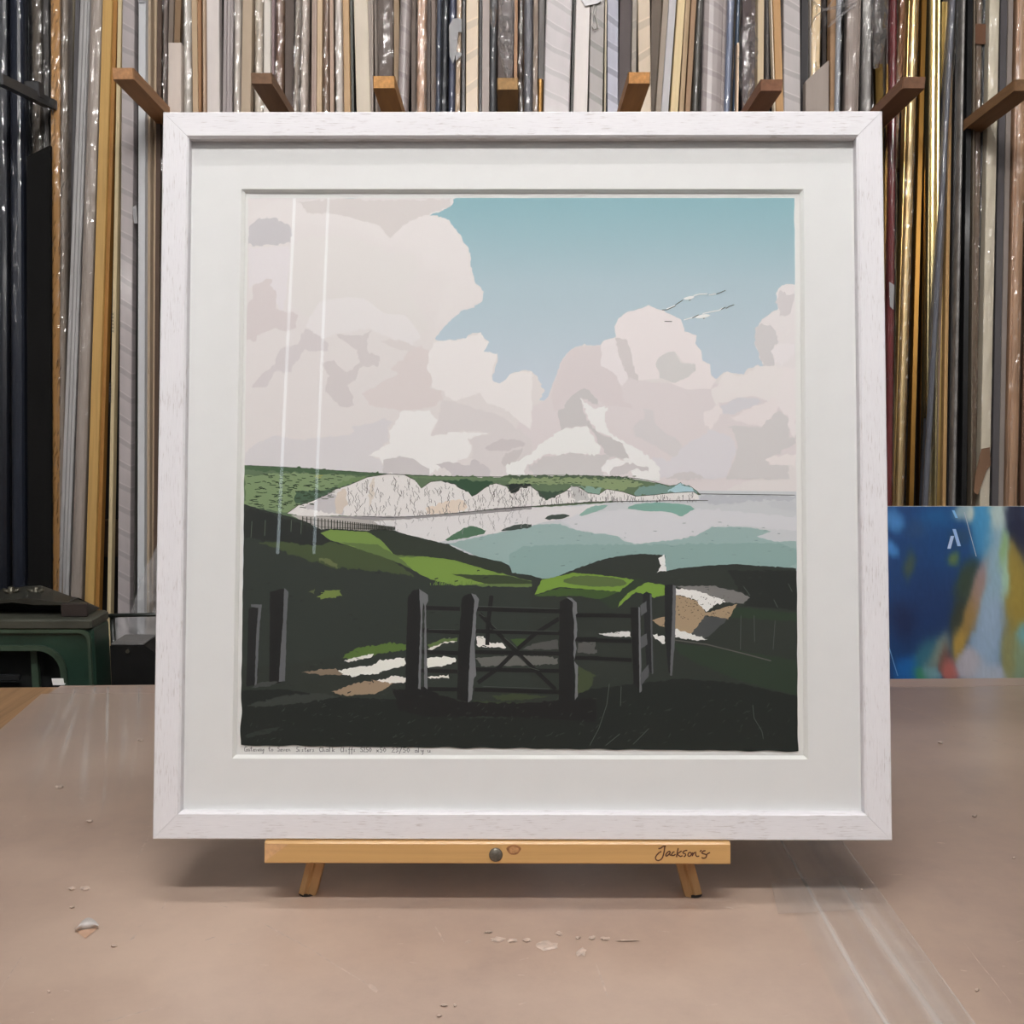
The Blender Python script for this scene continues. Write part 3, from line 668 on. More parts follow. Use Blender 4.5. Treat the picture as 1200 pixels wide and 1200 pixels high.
# --- pencilled caption under the image
GL = {
 'G': [[(.5,.85),(.3,1),(.05,.6),(.1,.1),(.4,0),(.5,.4),(.3,.45)]], 'a': [[(.4,.45),(.1,.45),(.05,.05),(.3,.1),(.4,.45),(.45,0)]],
 't': [[(.25,1),(.2,.1),(.4,.05)], [(.02,.62),(.42,.66)]], 'e': [[(.05,.25),(.38,.32),(.25,.5),(.05,.25),(.15,0),(.4,.1)]],
 'w': [[(0,.5),(.12,0),(.28,.4),(.4,0),(.55,.5)]], 'y': [[(.02,.5),(.15,.05),(.36,.5)], [(.38,.5),(.3,-.4),(.05,-.4)]],
 'o': [[(.2,.5),(.02,.2),(.2,0),(.38,.25),(.2,.5)]], 'S': [[(.45,.9),(.2,1),(.08,.7),(.4,.4),(.3,.02),(0,.1)]],
 'v': [[(.02,.5),(.18,0),(.38,.5)]], 'n': [[(.05,.5),(.05,0),(.25,.5),(.35,0)]], 'i': [[(.1,.5),(.12,0)], [(.14,.8),(.16,.86)]],
 's': [[(.32,.5),(.08,.4),(.3,.18),(.05,0)]], 'r': [[(.05,.5),(.08,0),(.1,.35),(.32,.5)]], 'C': [[(.45,.85),(.2,1),(.02,.45),(.2,0),(.45,.1)]],
 'h': [[(.08,1),(.05,0),(.25,.5),(.35,0)]], 'l': [[(.12,1),(.1,0)]], 'k': [[(.08,1),(.05,0)], [(.35,.5),(.08,.25),(.38,0)]],
 'f': [[(.4,1),(.22,.9),(.18,-.5)], [(.02,.5),(.38,.52)]], '5': [[(.4,1),(.1,1),(.08,.55),(.38,.4),(.25,0),(.02,.05)]],
 '0': [[(.2,.9),(.02,.45),(.2,0),(.4,.45),(.2,.9)]], '2': [[(.04,.8),(.25,1),(.35,.7),(.02,.02),(.42,.02)]],
 '3': [[(.05,.95),(.35,.9),(.15,.5),(.38,.25),(.05,0)]], '/': [[(.35,1.1),(0,-.3)]], 'u': [[(.02,.5),(.1,0),(.32,.1),(.34,.5),(.4,0)]],
 'x': [[(.02,.5),(.35,0)], [(.35,.5),(.02,0)]], ' ': []}
cap = MB()
def write(word, x0, x1, base, h, col, w, T):
    n = len(word); adv = (x1 - x0) / n; L = []
    for k, ch in enumerate(word):
        for st in GL[ch]:
            L.append([(x0 + adv * k + px * adv / .5, base - py * h) for px, py in st])
    strokes(None, col, L, w, False, yref=870, target=T, depth=D_PAPER - 0.0001, cl=False)
for wd, a, b, bs in (('Gateway',286,310,880.5), ('to',314,321,880.5), ('Seven',325,341,880.5), ('Sisters',347,369,881), ('Chalk',374,393,881), ('Cliffs',399,417,881.2), ('S250',422,436,881.2), ('x50',441,453,881.4), ('23/50',459,481,881.6), ('aly',486,497,881.8), ('u',501,505,881.8)):
    write(wd, a, b, bs, 5.6, (92, 90, 92), 0.72, cap)
cap.build('caption_lettering', vcol('pencil', 0.8), paper, recalc=False)
# ------------------------------------------------------------------ table easel
PINE = wood('easel_pine', (0.56, 0.33, 0.125), 0.45, axis=0, contrast=0.16, coat=0.2)
PINE_Z = wood('easel_pine_leg', (0.55, 0.34, 0.15), 0.5, axis=2, contrast=0.2, coat=0.15)
ez = empty('table_easel', M=FM)
tag(ez, 'small pine table easel with a lettered ledge, holding up the white framed print', 'easel')
lx0, lx1 = fl(310, 1000, -0.006).x, fl(856, 1000, -0.006).x
LZ1 = -0.0006; LZ0 = -0.0236
m = MB()
ch = 0.0022
prof = [(-0.006 + ch, LZ1), (0.044, LZ1), (0.044, LZ0), (-0.006 + ch * .5, LZ0), (-0.006, LZ0 + ch * .5), (-0.006, LZ1 - ch)]
def lring(x, k=1.0, fy=0.0): return [Vector((x, y if y > 0 else y + fy, LZ1 + (z - LZ1) * k)) for y, z in prof]
m.grid([lring(lx0, 1), lring(lx0 + 0.012, 1), lring(lx1, 1)], True, True, smooth=False)
ledge = m.build('ledge', PINE, ez)
m = MB()  # pale chamfered corner of the ledge end
m.quad([Vector((lx0 + .0004, -0.0063, LZ1 - ch)), Vector((lx0 + .026, -0.0063, LZ1 - ch)), Vector((lx0 + .0004, -0.0063, LZ0 + .002))])
tag(m.build('end_grain_corner', paint('end_grain', (0.60, 0.35, 0.17), 0.6, 0.15, (200, 200, 200)), ledge, recalc=False), 'paler end-grain corner of the ledge')
# bolt
bp = fl(581, 1002, -0.0075)
m = MB(); 
def disc(m, c, r, y0, y1, n=20, mi=0, dome=0.0):
    rows = []
    for rr, y in ((r, y0), (r, y1 + dome), (r * .72, y1 - dome * .2), (r * .25, y1 - dome)):
        rows.append([Vector((c.x + rr * math.cos(2 * math.pi * k / n), y, c.z + rr * math.sin(2 * math.pi * k / n))) for k in range(n)])
    m.grid(rows, True, True, mi=mi)
disc(m, bp, 0.0073, -0.005, -0.0082, dome=0.0012)
tag(m.build('bolt', paint('aged_bolt', (0.16, 0.145, 0.12), 0.45, 0.35, (260, 260, 260), metal=0.6), ledge), 'dull grey metal bolt head')
m = MB(); kp = fl(602, 996, -0.0062)
for j, (r_, c_) in enumerate(((0.0066, 0), (0.0045, 1))):
    pts = [Vector((kp.x + r_ * 1.15 * math.cos(a) * (1 + .12 * math.sin(3 * a + j)), -0.00615 - j * .00004, kp.z + r_ * .8 * math.sin(a))) for a in [2 * math.pi * k / 24 for k in range(24)]]
    m.quad(pts, mi=c_)
m.build('wood_knot', [paint('knot_ring', (0.30, 0.13, 0.05), 0.55, 0.35, (300, 300, 300)), paint('knot_core', (0.46, 0.24, 0.10), 0.55, 0.25, (300, 300, 300))], ledge, recalc=False)
# brand lettering burnt into the ledge
JS = [[(172,160),(190,156),(215,150),(240,128),(262,116),(305,116)], [(285,122),(282,160),(275,205),(262,265),(245,315),(215,352),(175,368),(145,362),(125,340),(122,310),(145,270),(180,232),(225,206)],
 [(382,205),(350,208),(325,230),(305,260),(302,285),(318,290),(345,270),(372,240),(385,210),(372,245),(378,272),(402,274)],
 [(458,214),(440,214),(418,235),(405,262),(415,280),(440,278),(475,258)], [(522,148),(512,190),(503,240),(492,308)], [(582,198),(550,218),(508,250),(530,278),(560,296),(600,282)],
 [(682,188),(650,190),(612,208),(600,224),(620,240),(650,252),(655,270),(640,290),(618,300)], [(720,222),(697,245),(690,272),(702,292),(728,290),(752,265),(752,238),(735,222),(718,222)],
 [(775,222),(770,292),(785,255),(808,226),(832,216),(828,245),(830,275),(852,296),(892,288)], [(930,182),(918,195),(904,216)],
 [(1002,192),(970,198),(942,216),(938,236),(965,248),(1005,258),(1022,280),(1012,308),(985,325),(955,326),(934,310)], [(1020,262),(1050,240),(1082,226)]]
PAN['J'] = (760, 984, 80 / 1200.0)
m = MB()
for st in JS:
    pts = tr('J', st)
    for w_, yy in ((1.55, -0.0063),):
        Lq, Rq = [], []
        for i, (x, y) in enumerate(pts):
            a = pts[max(0, i - 1)]; b = pts[min(len(pts) - 1, i + 1)]
            dx, dy = b[0] - a[0], b[1] - a[1]; h = math.hypot(dx, dy) or 1
            nx, ny = -dy / h * w_ / 2, dx / h * w_ / 2
            Lq.append(fl(x + nx, y + ny, yy)); Rq.append(fl(x - nx, y - ny, yy))
        for i in range(len(pts) - 1): m.quad([Lq[i], Lq[i + 1], Rq[i + 1], Rq[i]])
tag(m.build('brand_lettering', paint('burnt_lettering', (0.085, 0.028, 0.012), 0.6, 0.1), ledge, recalc=False), 'dark burnt script lettering on the ledge')
# legs
ZT = -0.0785
def easel_leg(pxb, pxt):
    b = fl(pxb, 1044, 0.046); b = Vector((b.x, 0.046, ZT + 0.006))
    t = Vector((fl(583, 1000, 0.046).x + (0.02 if pxb > 583 else -0.02), 0.046, 0.70))
    ax = (t - b).normalized(); wx = ax.cross(Vector((0, 1, 0))).normalized()
    if wx.x < 0: wx = -wx
    pf_ = [(-0.0095, -0.007), (-0.0035, -0.0095), (-0.001, -0.0075), (0.0015, -0.0095), (0.0095, -0.006), (0.0095, 0.009), (-0.0095, 0.009)]
    rows = [[p + wx * u + Vector((0, v, 0)) for u, v in pf_] for p in (b, t)]
    m = MB(); m.grid(rows, True, True, smooth=False)
    lg = m.build('leg', PINE_Z, ez)
    m = MB(); n = 16
    base = b - ax * 0.001
    rows = []
    for rr, dz in ((0.0098, 0.003), (0.0106, -0.001), (0.0104, -0.0065), (0.0085, -0.0078)):
        rows.append([Vector((base.x + rr * math.cos(a), base.y + rr * math.sin(a), base.z + dz)) for a in [2 * math.pi * k / n for k in range(n)]])
    m.grid(rows, True, True); tag(m.build('rubber_foot', paint('black_rubber', (0.02, 0.018, 0.017), 0.7, 0.1), lg), 'black rubber foot')
easel_leg(361, 0); easel_leg(812, 0)
m = MB(); cx = fl(583, 1000, 0.046).x
m.box(cx - 0.03, cx + 0.03, 0.037, 0.056, 0.62, 0.72, 0.003); m.build('top_block', PINE_Z, ez)
m = MB(); m.box(cx - 0.17, cx + 0.17, 0.056, 0.066, 0.09, 0.115, 0.002); m.build('crossbar', PINE, ez)
# back leg reaches the table behind the frame
pt = FMI @ Vector((FM @ Vector((cx, 0.066, 0.66)))); footw = Vector(((FM @ Vector((cx, 0, 0))).x, 1.52, TABLE_Z + 0.012)); pb = FMI @ footw
m = MB(); m.tube([pb, pt], 0.0095, 8); m.build('rear_leg', PINE_Z, ez)

# ------------------------------------------------------------------ work table
def T_(px, py, z=TABLE_Z): return on_z(px, py, z)
BKL, BKR = T_(0, 803.5), T_(1200, 794)
dirx = (BKR - BKL).normalized()
def back_at(x): return BKL.y + (x - BKL.x) * dirx.y / dirx.x
XL, XR, YF = -1.75, 1.95, 0.42
tb = empty('work_table', (0, 1.1, 0))
tag(tb, 'wide work table topped with worn brown board under the easel', 'table')
def tb_l(v): return Vector(v) - Vector((0, 1.1, 0))
def slab(name, pts, z0, z1, mat, ch=0.002, parent=tb):
    m = MB()
    c = sum((Vector((p[0], p[1])) for p in pts), Vector((0, 0))) / len(pts)
    def rg(z, k): return [tb_l((p[0] + (c.x - p[0]) * k, p[1] + (c.y - p[1]) * k, z)) for p in pts]
    k = ch / 1.0
    m.grid([rg(z0, 0), rg(z1 - ch, 0), rg(z1, k)], True, True, smooth=False)
    return m.build(name, mat, parent)
# underlying timber top, then the brown board laid over it short of the back edge
slab('tabletop', [(XL, YF), (XR, YF), (XR, back_at(XR)), (XL, back_at(XL))], TABLE_Z - 0.035, TABLE_Z - 0.0035,
     wood('worn_timber_top', (0.42, 0.25, 0.13), 0.42, axis=1, contrast=0.35, scale=0.7, coat=0.15))
t = NT('worn_brown_board')
n1 = t.noise(t.coord((2.2, 2.2, 2.2)), 1, 5, 0.55); n2 = t.noise(t.coord((26, 26, 26)), 1, 5, 0.7)
mm = t.n('ShaderNodeMath', operation='MULTIPLY_ADD'); t.l(n2, mm.inputs[0]); mm.inputs[1].default_value = 0.25; t.l(n1, mm.inputs[2])
colr = t.ramp(mm.outputs[0], [(0.44, (0.345, 0.252, 0.206)), (0.58, (0.445, 0.330, 0.262)), (0.76, (0.54, 0.41, 0.325))])
rg_ = t.ramp(n2, [(0.3, (0.30,) * 3), (0.75, (0.46,) * 3)])
t.bsdf(colr, rg_, coat=0.6, coat_rough=0.30); t.bump(mm.outputs[0], 0.12, 0.004)
BOARD = t.m
cutA, cutB = T_(-20, 872), T_(66, 801.5)
ledge_w = 0.055
yb = lambda x: back_at(x) - ledge_w
slab('cover_board', [(XL, YF + .005), (XR, YF + .005), (XR, yb(XR)), (cutB.x, yb(cutB.x)), (cutA.x, cutA.y), (XL, cutA.y - 0.15)], TABLE_Z - 0.0034, TABLE_Z, BOARD, 0.0006)
t = NT('back_strip'); t.bsdf((0.45, 0.33, 0.27), 0.4, coat=0.2)
slab('edge_strip', [(cutB.x + .012, yb(cutB.x) + .003), (XR, yb(XR) + .003), (XR, back_at(XR) - .001), (cutB.x + .012, back_at(cutB.x) - .001)], TABLE_Z - 0.0034, TABLE_Z - 0.0004, t.m, 0.0004)
for lx in (XL + .08, XR - .08):
    for ly in (YF + .08, 1.78):
        m = MB(); p = tb_l((lx, ly, 0)); m.box(p.x - .035, p.x + .035, p.y - .035, p.y + .035, 0, TABLE_Z - .036, .004)
        m.build('leg', wood('table_leg_wood', (0.3, 0.19, 0.1), 0.5), tb)
# scratches, scuffs and little tears in the board surface
m = MB(); sr = random.Random(11)
def tscr(pts, w, z=0.0004):
    L_, R_ = [], []
    for i, (x, y) in enumerate(pts):
        a = pts[max(0, i - 1)]; b = pts[min(len(pts) - 1, i + 1)]
        dx, dy = b[0] - a[0], b[1] - a[1]; h = math.hypot(dx, dy) or 1
        ww = w * (0.4 + 0.6 * math.sin(math.pi * (i + .5) / len(pts)))
        nx, ny = -dy / h * ww / 2, dx / h * ww / 2
        L_.append(tb_l(T_(x + nx, y + ny, TABLE_Z + z))); R_.append(tb_l(T_(x - nx, y - ny, TABLE_Z + z)))
    for i in range(len(pts) - 1): m.quad([L_[i], L_[i + 1], R_[i + 1], R_[i]])
def wob(x0, y0, x1, y1, n=9, a=1.2):
    return [(x0 + (x1 - x0) * k / n + sr.uniform(-a, a) * .3, y0 + (y1 - y0) * k / n + sr.uniform(-a, a) * .5) for k in range(n + 1)]
tscr(wob(308, 1082, 360, 1110), 1.6); tscr(wob(360, 1110, 438, 1158), 1.4); tscr(wob(432, 1154, 442, 1162, 3), 6)
tscr(wob(1090, 839, 1132, 858), .9); tscr(wob(1132, 858, 1200, 878), .9); tscr(wob(1048, 825, 1080, 836), .8)
tscr(wob(160, 1005, 175, 980), 2.2); tscr(wob(120, 1198, 190, 1180), 1.5); tscr(wob(0, 1160, 26, 1120), 1.2)
tscr(wob(698, 1128, 712, 1168), 2.4); tscr(wob(1130, 1105, 1185, 1175), 1.1); tscr(wob(85, 925, 120, 870), 1.0); tscr(wob(88, 925, 104, 948), 1.6)
tscr(wob(510, 1085, 520, 1104, 5), 2.2); tscr(wob(545, 1104, 552, 1103, 3), 4)
tscr(wob(190, 1065, 198, 1052, 4), 1.2); tscr(wob(152, 1102, 160, 1095, 4), 2.5)
for k in range(120):
    x, y = sr.uniform(0, 1200), sr.uniform(840, 1198); a = sr.uniform(-.6, .3); L = sr.uniform(2, 14)
    tscr(wob(x, y, x + L * math.cos(a), y + L * math.sin(a), 3, .6), sr.uniform(.5, 1.3))
o = m.build('scratches', paint('pale_scratch', (0.52, 0.42, 0.36), 0.5, 0.2, (100, 100, 100), bump=0), tb, recalc=False); o['kind'] = 'stuff'
m = MB()
def blob(x, y, rx, ry, n=14, z=0.0006, lift=0.0):
    ring = []; inner = []
    for k in range(n):
        a = 2 * math.pi * k / n; q = 1 + sr.uniform(-.3, .3)
        ring.append(tb_l(T_(x + rx * q * math.cos(a), y + ry * q * math.sin(a), TABLE_Z + z)))
        inner.append(tb_l(T_(x + rx * q * .55 * math.cos(a), y + ry * q * .55 * math.sin(a), TABLE_Z + z + lift)))
    m.grid([ring, inner], True, False); m.quad(inner)
for x, y, rx, ry in ((584,1101,9,3),(600,1102,5,3),(617,1102,5,2.6),(640,1108,13,6),(655,1094,5,3),(677,1099,3,2),(694,1099,5,2.4),(709,1100,6,2.2),(735,1102,14,1),(681,1116,6,5),(572,1092,6,1.2),(520,1178,5,1.6),(533,1178,2,2),(515,1190,3,1.6)):
    blob(x, y, rx, ry, lift=0.0012)
for x, y, rx, ry in ((165,867,3.5,2),(70,922,5,2),(105,962,5,2),(84,1041,4,2.2),(100,1041,7,2.5),(84,1063,3,1.4),(133,1108,4,2),(1102,870,3,1.5),(1142,956,3,1.5),(1188,1005,2,1.2),(1145,1160,3,2),(1010,1042,1.6,1.6),(57,1162,2,2)):
    blob(x, y, rx, ry, lift=0.0015)
tag(m.build('surface_nicks', paint('pale_nick', (0.56, 0.45, 0.38), 0.35, 0.25, (150, 150, 150), bump=0), tb), 'small pale chips and tears in the board surface', kind='stuff')
# lifted torn flap of the surface skin
m = MB(); rows = []
for j in range(7):
    t_j = j / 6
    rows.append([tb_l(T_(88 + 26 * i / 8 + 2 * t_j, 1090 - 13 * t_j * math.sin(math.pi * (i + .6) / 9.2) - i * .45, TABLE_Z + .0008 + .006 * math.sin(t_j * 2.2))) for i in range(9)])
m.grid(rows); m.build('torn_flap', paint('torn_skin', (0.55, 0.52, 0.50), 0.35, 0.15, (60, 60, 60)), tb)
m = MB(); m.quad([tb_l(T_(x, y, TABLE_Z + .0007)) for x, y in ((89, 1091), (115, 1087), (100, 1100))]); m.build('torn_patch', paint('torn_patch', (0.50, 0.32, 0.22), 0.6, 0.15), tb, recalc=False)

# protective film sheets
FS = 0.35
def film_sheet(name, outline_fn, nu, nv, hfn, mat, label, wfn=None):
    m = MB(); rows = []
    for j in range(nv + 1):
        row = []
        for i in range(nu + 1):
            px, py = outline_fn(i / nu, j / nv); p = T_(px, py)
            row.append(Vector((p.x, p.y, TABLE_Z + 0.0012 + hfn(i / nu, j / nv) * FS)))
        rows.append(row)
    cen = Vector(rows[nv // 2][nu // 2]); cen.z = TABLE_Z
    for j in range(nv):
        for i in range(nu):
            q = ((i, j), (i, j + 1), (i + 1, j + 1), (i + 1, j))
            m.quad([rows[b][a] - cen for a, b in q], col=tuple(wfn(a / nu, b / nv) for a, b in q), smooth=True)
    o = m.build(name, mat, None, recalc=False); o.location = cen; tag(o, label, 'plastic sheet'); return o
FILM1 = film('table_film', 0.0, 0.28, haze=0.05)
FILM2 = film('table_film_streaked', 0.0, 0.26, haze=0.10)
def o1(u, v):
    ax, ay = 58 + 116 * u, 806.5 - 2.5 * u
    bx, by = -10 + 195 * u, 872 + 90 * math.sin(math.pi * (.12 + u * .8)) + 22 * u
    return ax + (bx - ax) * v, ay + (by - ay) * v
def h1(u, v):
    s = 0
    for c_, a_, w_ in ((.18, .0022, .02), (.30, .003, .03), (.42, .0024, .018), (.55, .0045, .028), (.70, .004, .02), (.80, .002, .02), (.92, .002, .02)):
        c2 = c_ + .03 * math.sin(v * 4 + c_ * 9)
        s += a_ * math.exp(-((u - c2) / w_) ** 2) * math.sin(math.pi * min(1, v * 1.0 + .02)) ** .7
    return s
def w1(u, v):  # faint film haze, plus painted streaks for light reflecting off wrinkles
    e = min(1, 12 * u, 12 * (1 - u)) * min(1, (1 - v) * 1.6)
    s = .05
    for c_, a_, w_ in ((.14, .07, .02), (.24, .10, .03), (.36, .12, .022), (.50, .13, .03), (.62, .22, .012), (.74, .10, .03), (.86, .10, .02)):
        c2 = c_ + .04 * math.sin(v * 3 + c_ * 9)
        s += a_ * math.exp(-((u - c2) / w_) ** 2) * (.6 + .4 * math.sin(v * 9 + c_ * 30))
    return (min(.6, s * 1.7) * e, .06 * e, 0)
film_sheet('plastic_sheet', o1, 90, 24, h1, streak_film('table_film'), 'creased clear plastic sheet fanning out over the table corner by the green housing', w1)
def o2(u, v):
    ax, ay = 868 + 100 * u, 960
    bx, by = 1004 + 150 * u, 1215
    return ax + (bx - ax) * v, ay + (by - ay) * v
def h2(u, v):
    s = 0
    for c_, a_, w_ in ((.06, .0006, .02), (.26, .0022, .035), (.38, .001, .03), (.52, .0016, .05), (.72, .0014, .05), (.9, .002, .03), (.99, .001, .015)):
        s += a_ * math.exp(-((u - c_ - .015 * math.sin(v * 5)) / w_) ** 2)
    return s
def w2(u, v):  # white painted in for reflections on the wrinkles and seams
    s = .07 * min(1, 8 * u)
    for c_, a_, w_ in ((.04, .03, .03), (.30, .30, .028), (.22, .08, .04), (.52, .05, .03), (.68, .22, .06), (.80, .12, .05), (.93, .05, .02), (.985, .25, .008)):
        c2 = c_ + .02 * math.sin(v * 4 + c_ * 6)
        s += a_ * math.exp(-((u - c2) / w_) ** 2) * (.55 + .45 * min(1, v * 1.8))
    return (s, .06 * min(1, 10 * u), 0)
film_sheet('plastic_sheet', o2, 80, 24, h2, streak_film('table_film_streaked'), 'long streaky strip of clear plastic running off the front of the table', w2)
# square of clear tape
m = MB(); q = [T_(x, y, TABLE_Z + .0045) for x, y in ((903, 1032), (1000, 1027), (1013, 1066), (912, 1071))]
c_ = sum(q, Vector()) / 4
nb = 6; rows = []
for j in range(nb + 1):
    rows.append([q[0].lerp(q[1], i / nb).lerp(q[3].lerp(q[2], i / nb), j / nb) - c_ + Vector((0, 0, .0004 * math.sin(i * 1.3 + j))) for i in range(nb + 1)])
m.grid(rows, col=(.16, .04, 0)); o = m.build('tape_piece', streak_film('grey_tape', .35, col=(.45, .42, .40)), None, recalc=False); o.location = c_
tag(o, 'square piece of translucent tape stuck across the streaky plastic strip', 'tape')
# white scrap of paper at the back edge
p0 = T_(60, 803.2, TABLE_Z)
m = MB(); zz = 0.0
pts = [Vector((0, 0, .001)), Vector((.022, .0, .001)), Vector((.019, .004, .013)), Vector((-.004, .004, .013))]
m.quad(pts); m.quad([Vector((0, 0, .001)), Vector((.022, 0, .001)), Vector((.02, .012, .001)), Vector((.002, .012, .001))])
o = m.build('paper_scrap', paint('scrap_paper', (0.8, 0.82, 0.82), 0.6, 0.03), None, recalc=False); o.location = on_z(62, 803.4, TABLE_Z - .0025)
tag(o, 'folded white scrap of paper at the back edge of the table', 'paper')

# ------------------------------------------------------------------ abstract canvas
CY = 2.06
ctop = on_y(1040, 593.5, CY + .04); cr_ = on_y(1330, 593.5, CY + .04); clf = on_y(985, 593.5, CY + .04)
hC = ctop.z; leanC = math.atan2(0.075, hC)
CMt = Matrix.Translation((clf.x, CY + .04 - .075, 0)) @ Matrix.Rotation(-leanC, 4, 'X')
cv = empty('abstract_canvas', M=CMt)
tag(cv, 'big unframed abstract canvas in deep blue, ochre and pale blue behind the table', 'painting')
Wc, Hc = cr_.x - clf.x, hC / math.cos(leanC)
m = MB(); m.box(0, Wc, 0.0004, .032, 0, Hc - .0004, .002); m.build('stretcher', paint('canvas_edge', (0.62, 0.62, 0.6), 0.8, .05), cv)
BL = [  # px,py,sx,sy,colour,strength,tilt
 (1060,650,60,90,(24,62,112),1,0),(1090,700,50,70,(22,48,92),1,0),(1110,640,45,50,(20,66,118),1,0),(1048,612,10,12,(70,130,190),.8,0),(1044,645,7,8,(70,135,200),.8,0),
 (1075,620,16,12,(40,70,110),.6,0),(1060,722,16,22,(22,36,72),.9,0),(1098,610,22,18,(24,86,140),.7,0),(1065,660,6,16,(70,84,62),.75,0),(1118,655,7,9,(96,118,62),.8,0),(1124,630,12,10,(40,70,100),.8,0),
 (1066,785,14,14,(24,92,160),.8,0),(1085,770,14,22,(52,104,120),.7,.4),(1078,790,10,8,(60,130,90),.6,0),(1098,765,9,18,(128,136,122),.75,.4),(1092,788,10,8,(110,150,160),.6,0),
 (1130,600,12,9,(150,175,180),.5,0),(1150,615,13,34,(66,140,186),1.1,0),(1170,604,12,16,(176,196,192),.9,0),(1137,604,6,10,(190,200,190),.8,0),
 (1165,660,13,60,(140,172,188),1.2,.1),(1158,740,16,50,(148,172,196),1.3,.1),(1174,645,6,22,(136,172,112),.85,.1),(1176,672,7,26,(160,196,170),.7,0),
 (1146,690,8,40,(152,128,124),.9,.25),(1136,720,9,34,(146,118,62),1.1,.25),(1132,680,10,26,(52,66,48),.9,.3),(1122,722,8,22,(52,58,44),.8,.2),(1125,750,8,16,(170,140,66),.9,.2),(1112,782,7,12,(170,98,90),1.0,-.2),(1106,770,5,14,(110,80,70),.6,0),
 (1138,780,16,14,(176,172,180),1.1,0),(1160,790,20,12,(170,178,192),.9,0),(1192,625,9,20,(28,34,58),1.4,-.3),(1186,600,8,12,(34,40,62),1.2,0),
 (1192,690,13,55,(150,132,62),1.2,0),(1196,770,12,26,(130,150,120),.9,0),(1200,745,8,16,(110,170,180),.7,0),(1183,770,8,26,(140,138,92),.8,0),
 (1215,640,16,40,(30,38,66),1,0),(1225,740,20,60,(150,134,70),1,0),(1270,680,30,90,(60,110,150),1,0),(1000,680,50,120,(22,60,112),1,0)]
NXc, NYc = 150, 110
yb_px = 812
def pcol(px, py):
    wsum = .02; c = [30 * .02, 60 * .02, 100 * .02]
    qx = px + 5 * noise.noise(Vector((px * .05, py * .03, 2))) + 2.0 * noise.noise(Vector((px * .2, py * .08, 4)))
    qy = py + 9 * noise.noise(Vector((px * .04, py * .03, 7)))
    for bx, by, sx, sy, cc, st, ti in BL:
        dx = qx - bx + ti * (qy - by); dy = qy - by
        e = (dx / sx) ** 2 + (dy / sy) ** 2
        if e > 9: continue
        w = st * math.exp(-e * 1.6) * (30.0 / math.sqrt(sx * sy + 60))
        w = w ** 1.35
        wsum += w; c = [c[k] + cc[k] * w for k in range(3)]
    n_ = 1 + .10 * noise.noise(Vector((px * .35, py * .12, 1)))
    return tuple(min(.85, lin1(min(255, v / wsum)) * 1.25 * n_) for v in c)
m = MB()
base_i = 0
cols = {}
Cam_l = CMt.inverted()
def cloc(px, py):
    o = Cam_l @ CAM; r = Cam_l.to_3x3() @ ray(px, py); t = -o.y / r.y; return o + r * t
x0c, x1c = 0.0, Wc
tl = cloc(1040, 593.5)
for j in range(NYc):
    for i in range(NXc):
        q = []
        for a, b in ((i, j), (i, j + 1), (i + 1, j + 1), (i + 1, j)):
            q.append((Wc * a / NXc, Hc - (Hc) * (b / NYc) ** 1.25))
        def cc_(x, z):
            k = (round(x, 5), round(z, 5))
            if k not in cols:
                w = CMt @ Vector((x, 0, z)) - CAM
                zz = w.dot(FW); cols[k] = pcol(600 + 1200 * w.dot(RT) / zz, min(1000, 600 - 1200 * w.dot(UP) / zz))
            return cols[k]
        m.quad([Vector((x, 0, z)) for x, z in q], col=tuple(cc_(x, z) for x, z in q))
# knife strokes in pale paint
for st, w_, cc in (([(1117,598),(1121,607)],3,(110,160,200)), ([(1116,628),(1112,643)],4,(150,170,200)), ([(1118,620),(1124,640)],4,(130,160,200)), ([(1130,600),(1138,630),(1144,652)],.8,(150,160,170)), ([(1040,752),(1047,776),(1052,792)],1.1,(90,130,170))):
    cL = [cloc(x - w_ / 2, y) for x, y in st]; cR = [cloc(x + w_ / 2, y) for x, y in st]
    for i in range(len(st) - 1):
        k_ = lin(cc, 1.6)
        m.quad([v + Vector((0, -.0004, 0)) for v in (cL[i], cL[i + 1], cR[i + 1], cR[i])], col=k_)
m.build('painted_face', vcol('oil_paint', 0.45, coat=0.0, bump=0.15), cv, recalc=False)

# ------------------------------------------------------------------ green machine housing, black cover and crate behind the table
GRN = paint('dark_green_enamel', (0.016, 0.045, 0.030), 0.38, 0.25, (9, 9, 9), bump=0.05)
GRN2 = paint('green_edge_enamel', (0.045, 0.075, 0.050), 0.4, 0.3, (12, 12, 12), bump=0.05)
GY = 2.02
def gy(px, py, y=GY): return on_y(px, py, y)
gm_o = Vector((gy(0, 723).x, GY, 0))
gh = empty('machine_housing', gm_o)
tag(gh, 'dark green enamelled machine housing with a rounded opening behind the table', 'machine')
def gl(px, py, y=GY): return gy(px, py, y) - gm_o
xr, zt = gl(109, 735).x, gl(0, 735).z
xl = gl(-260, 735).x
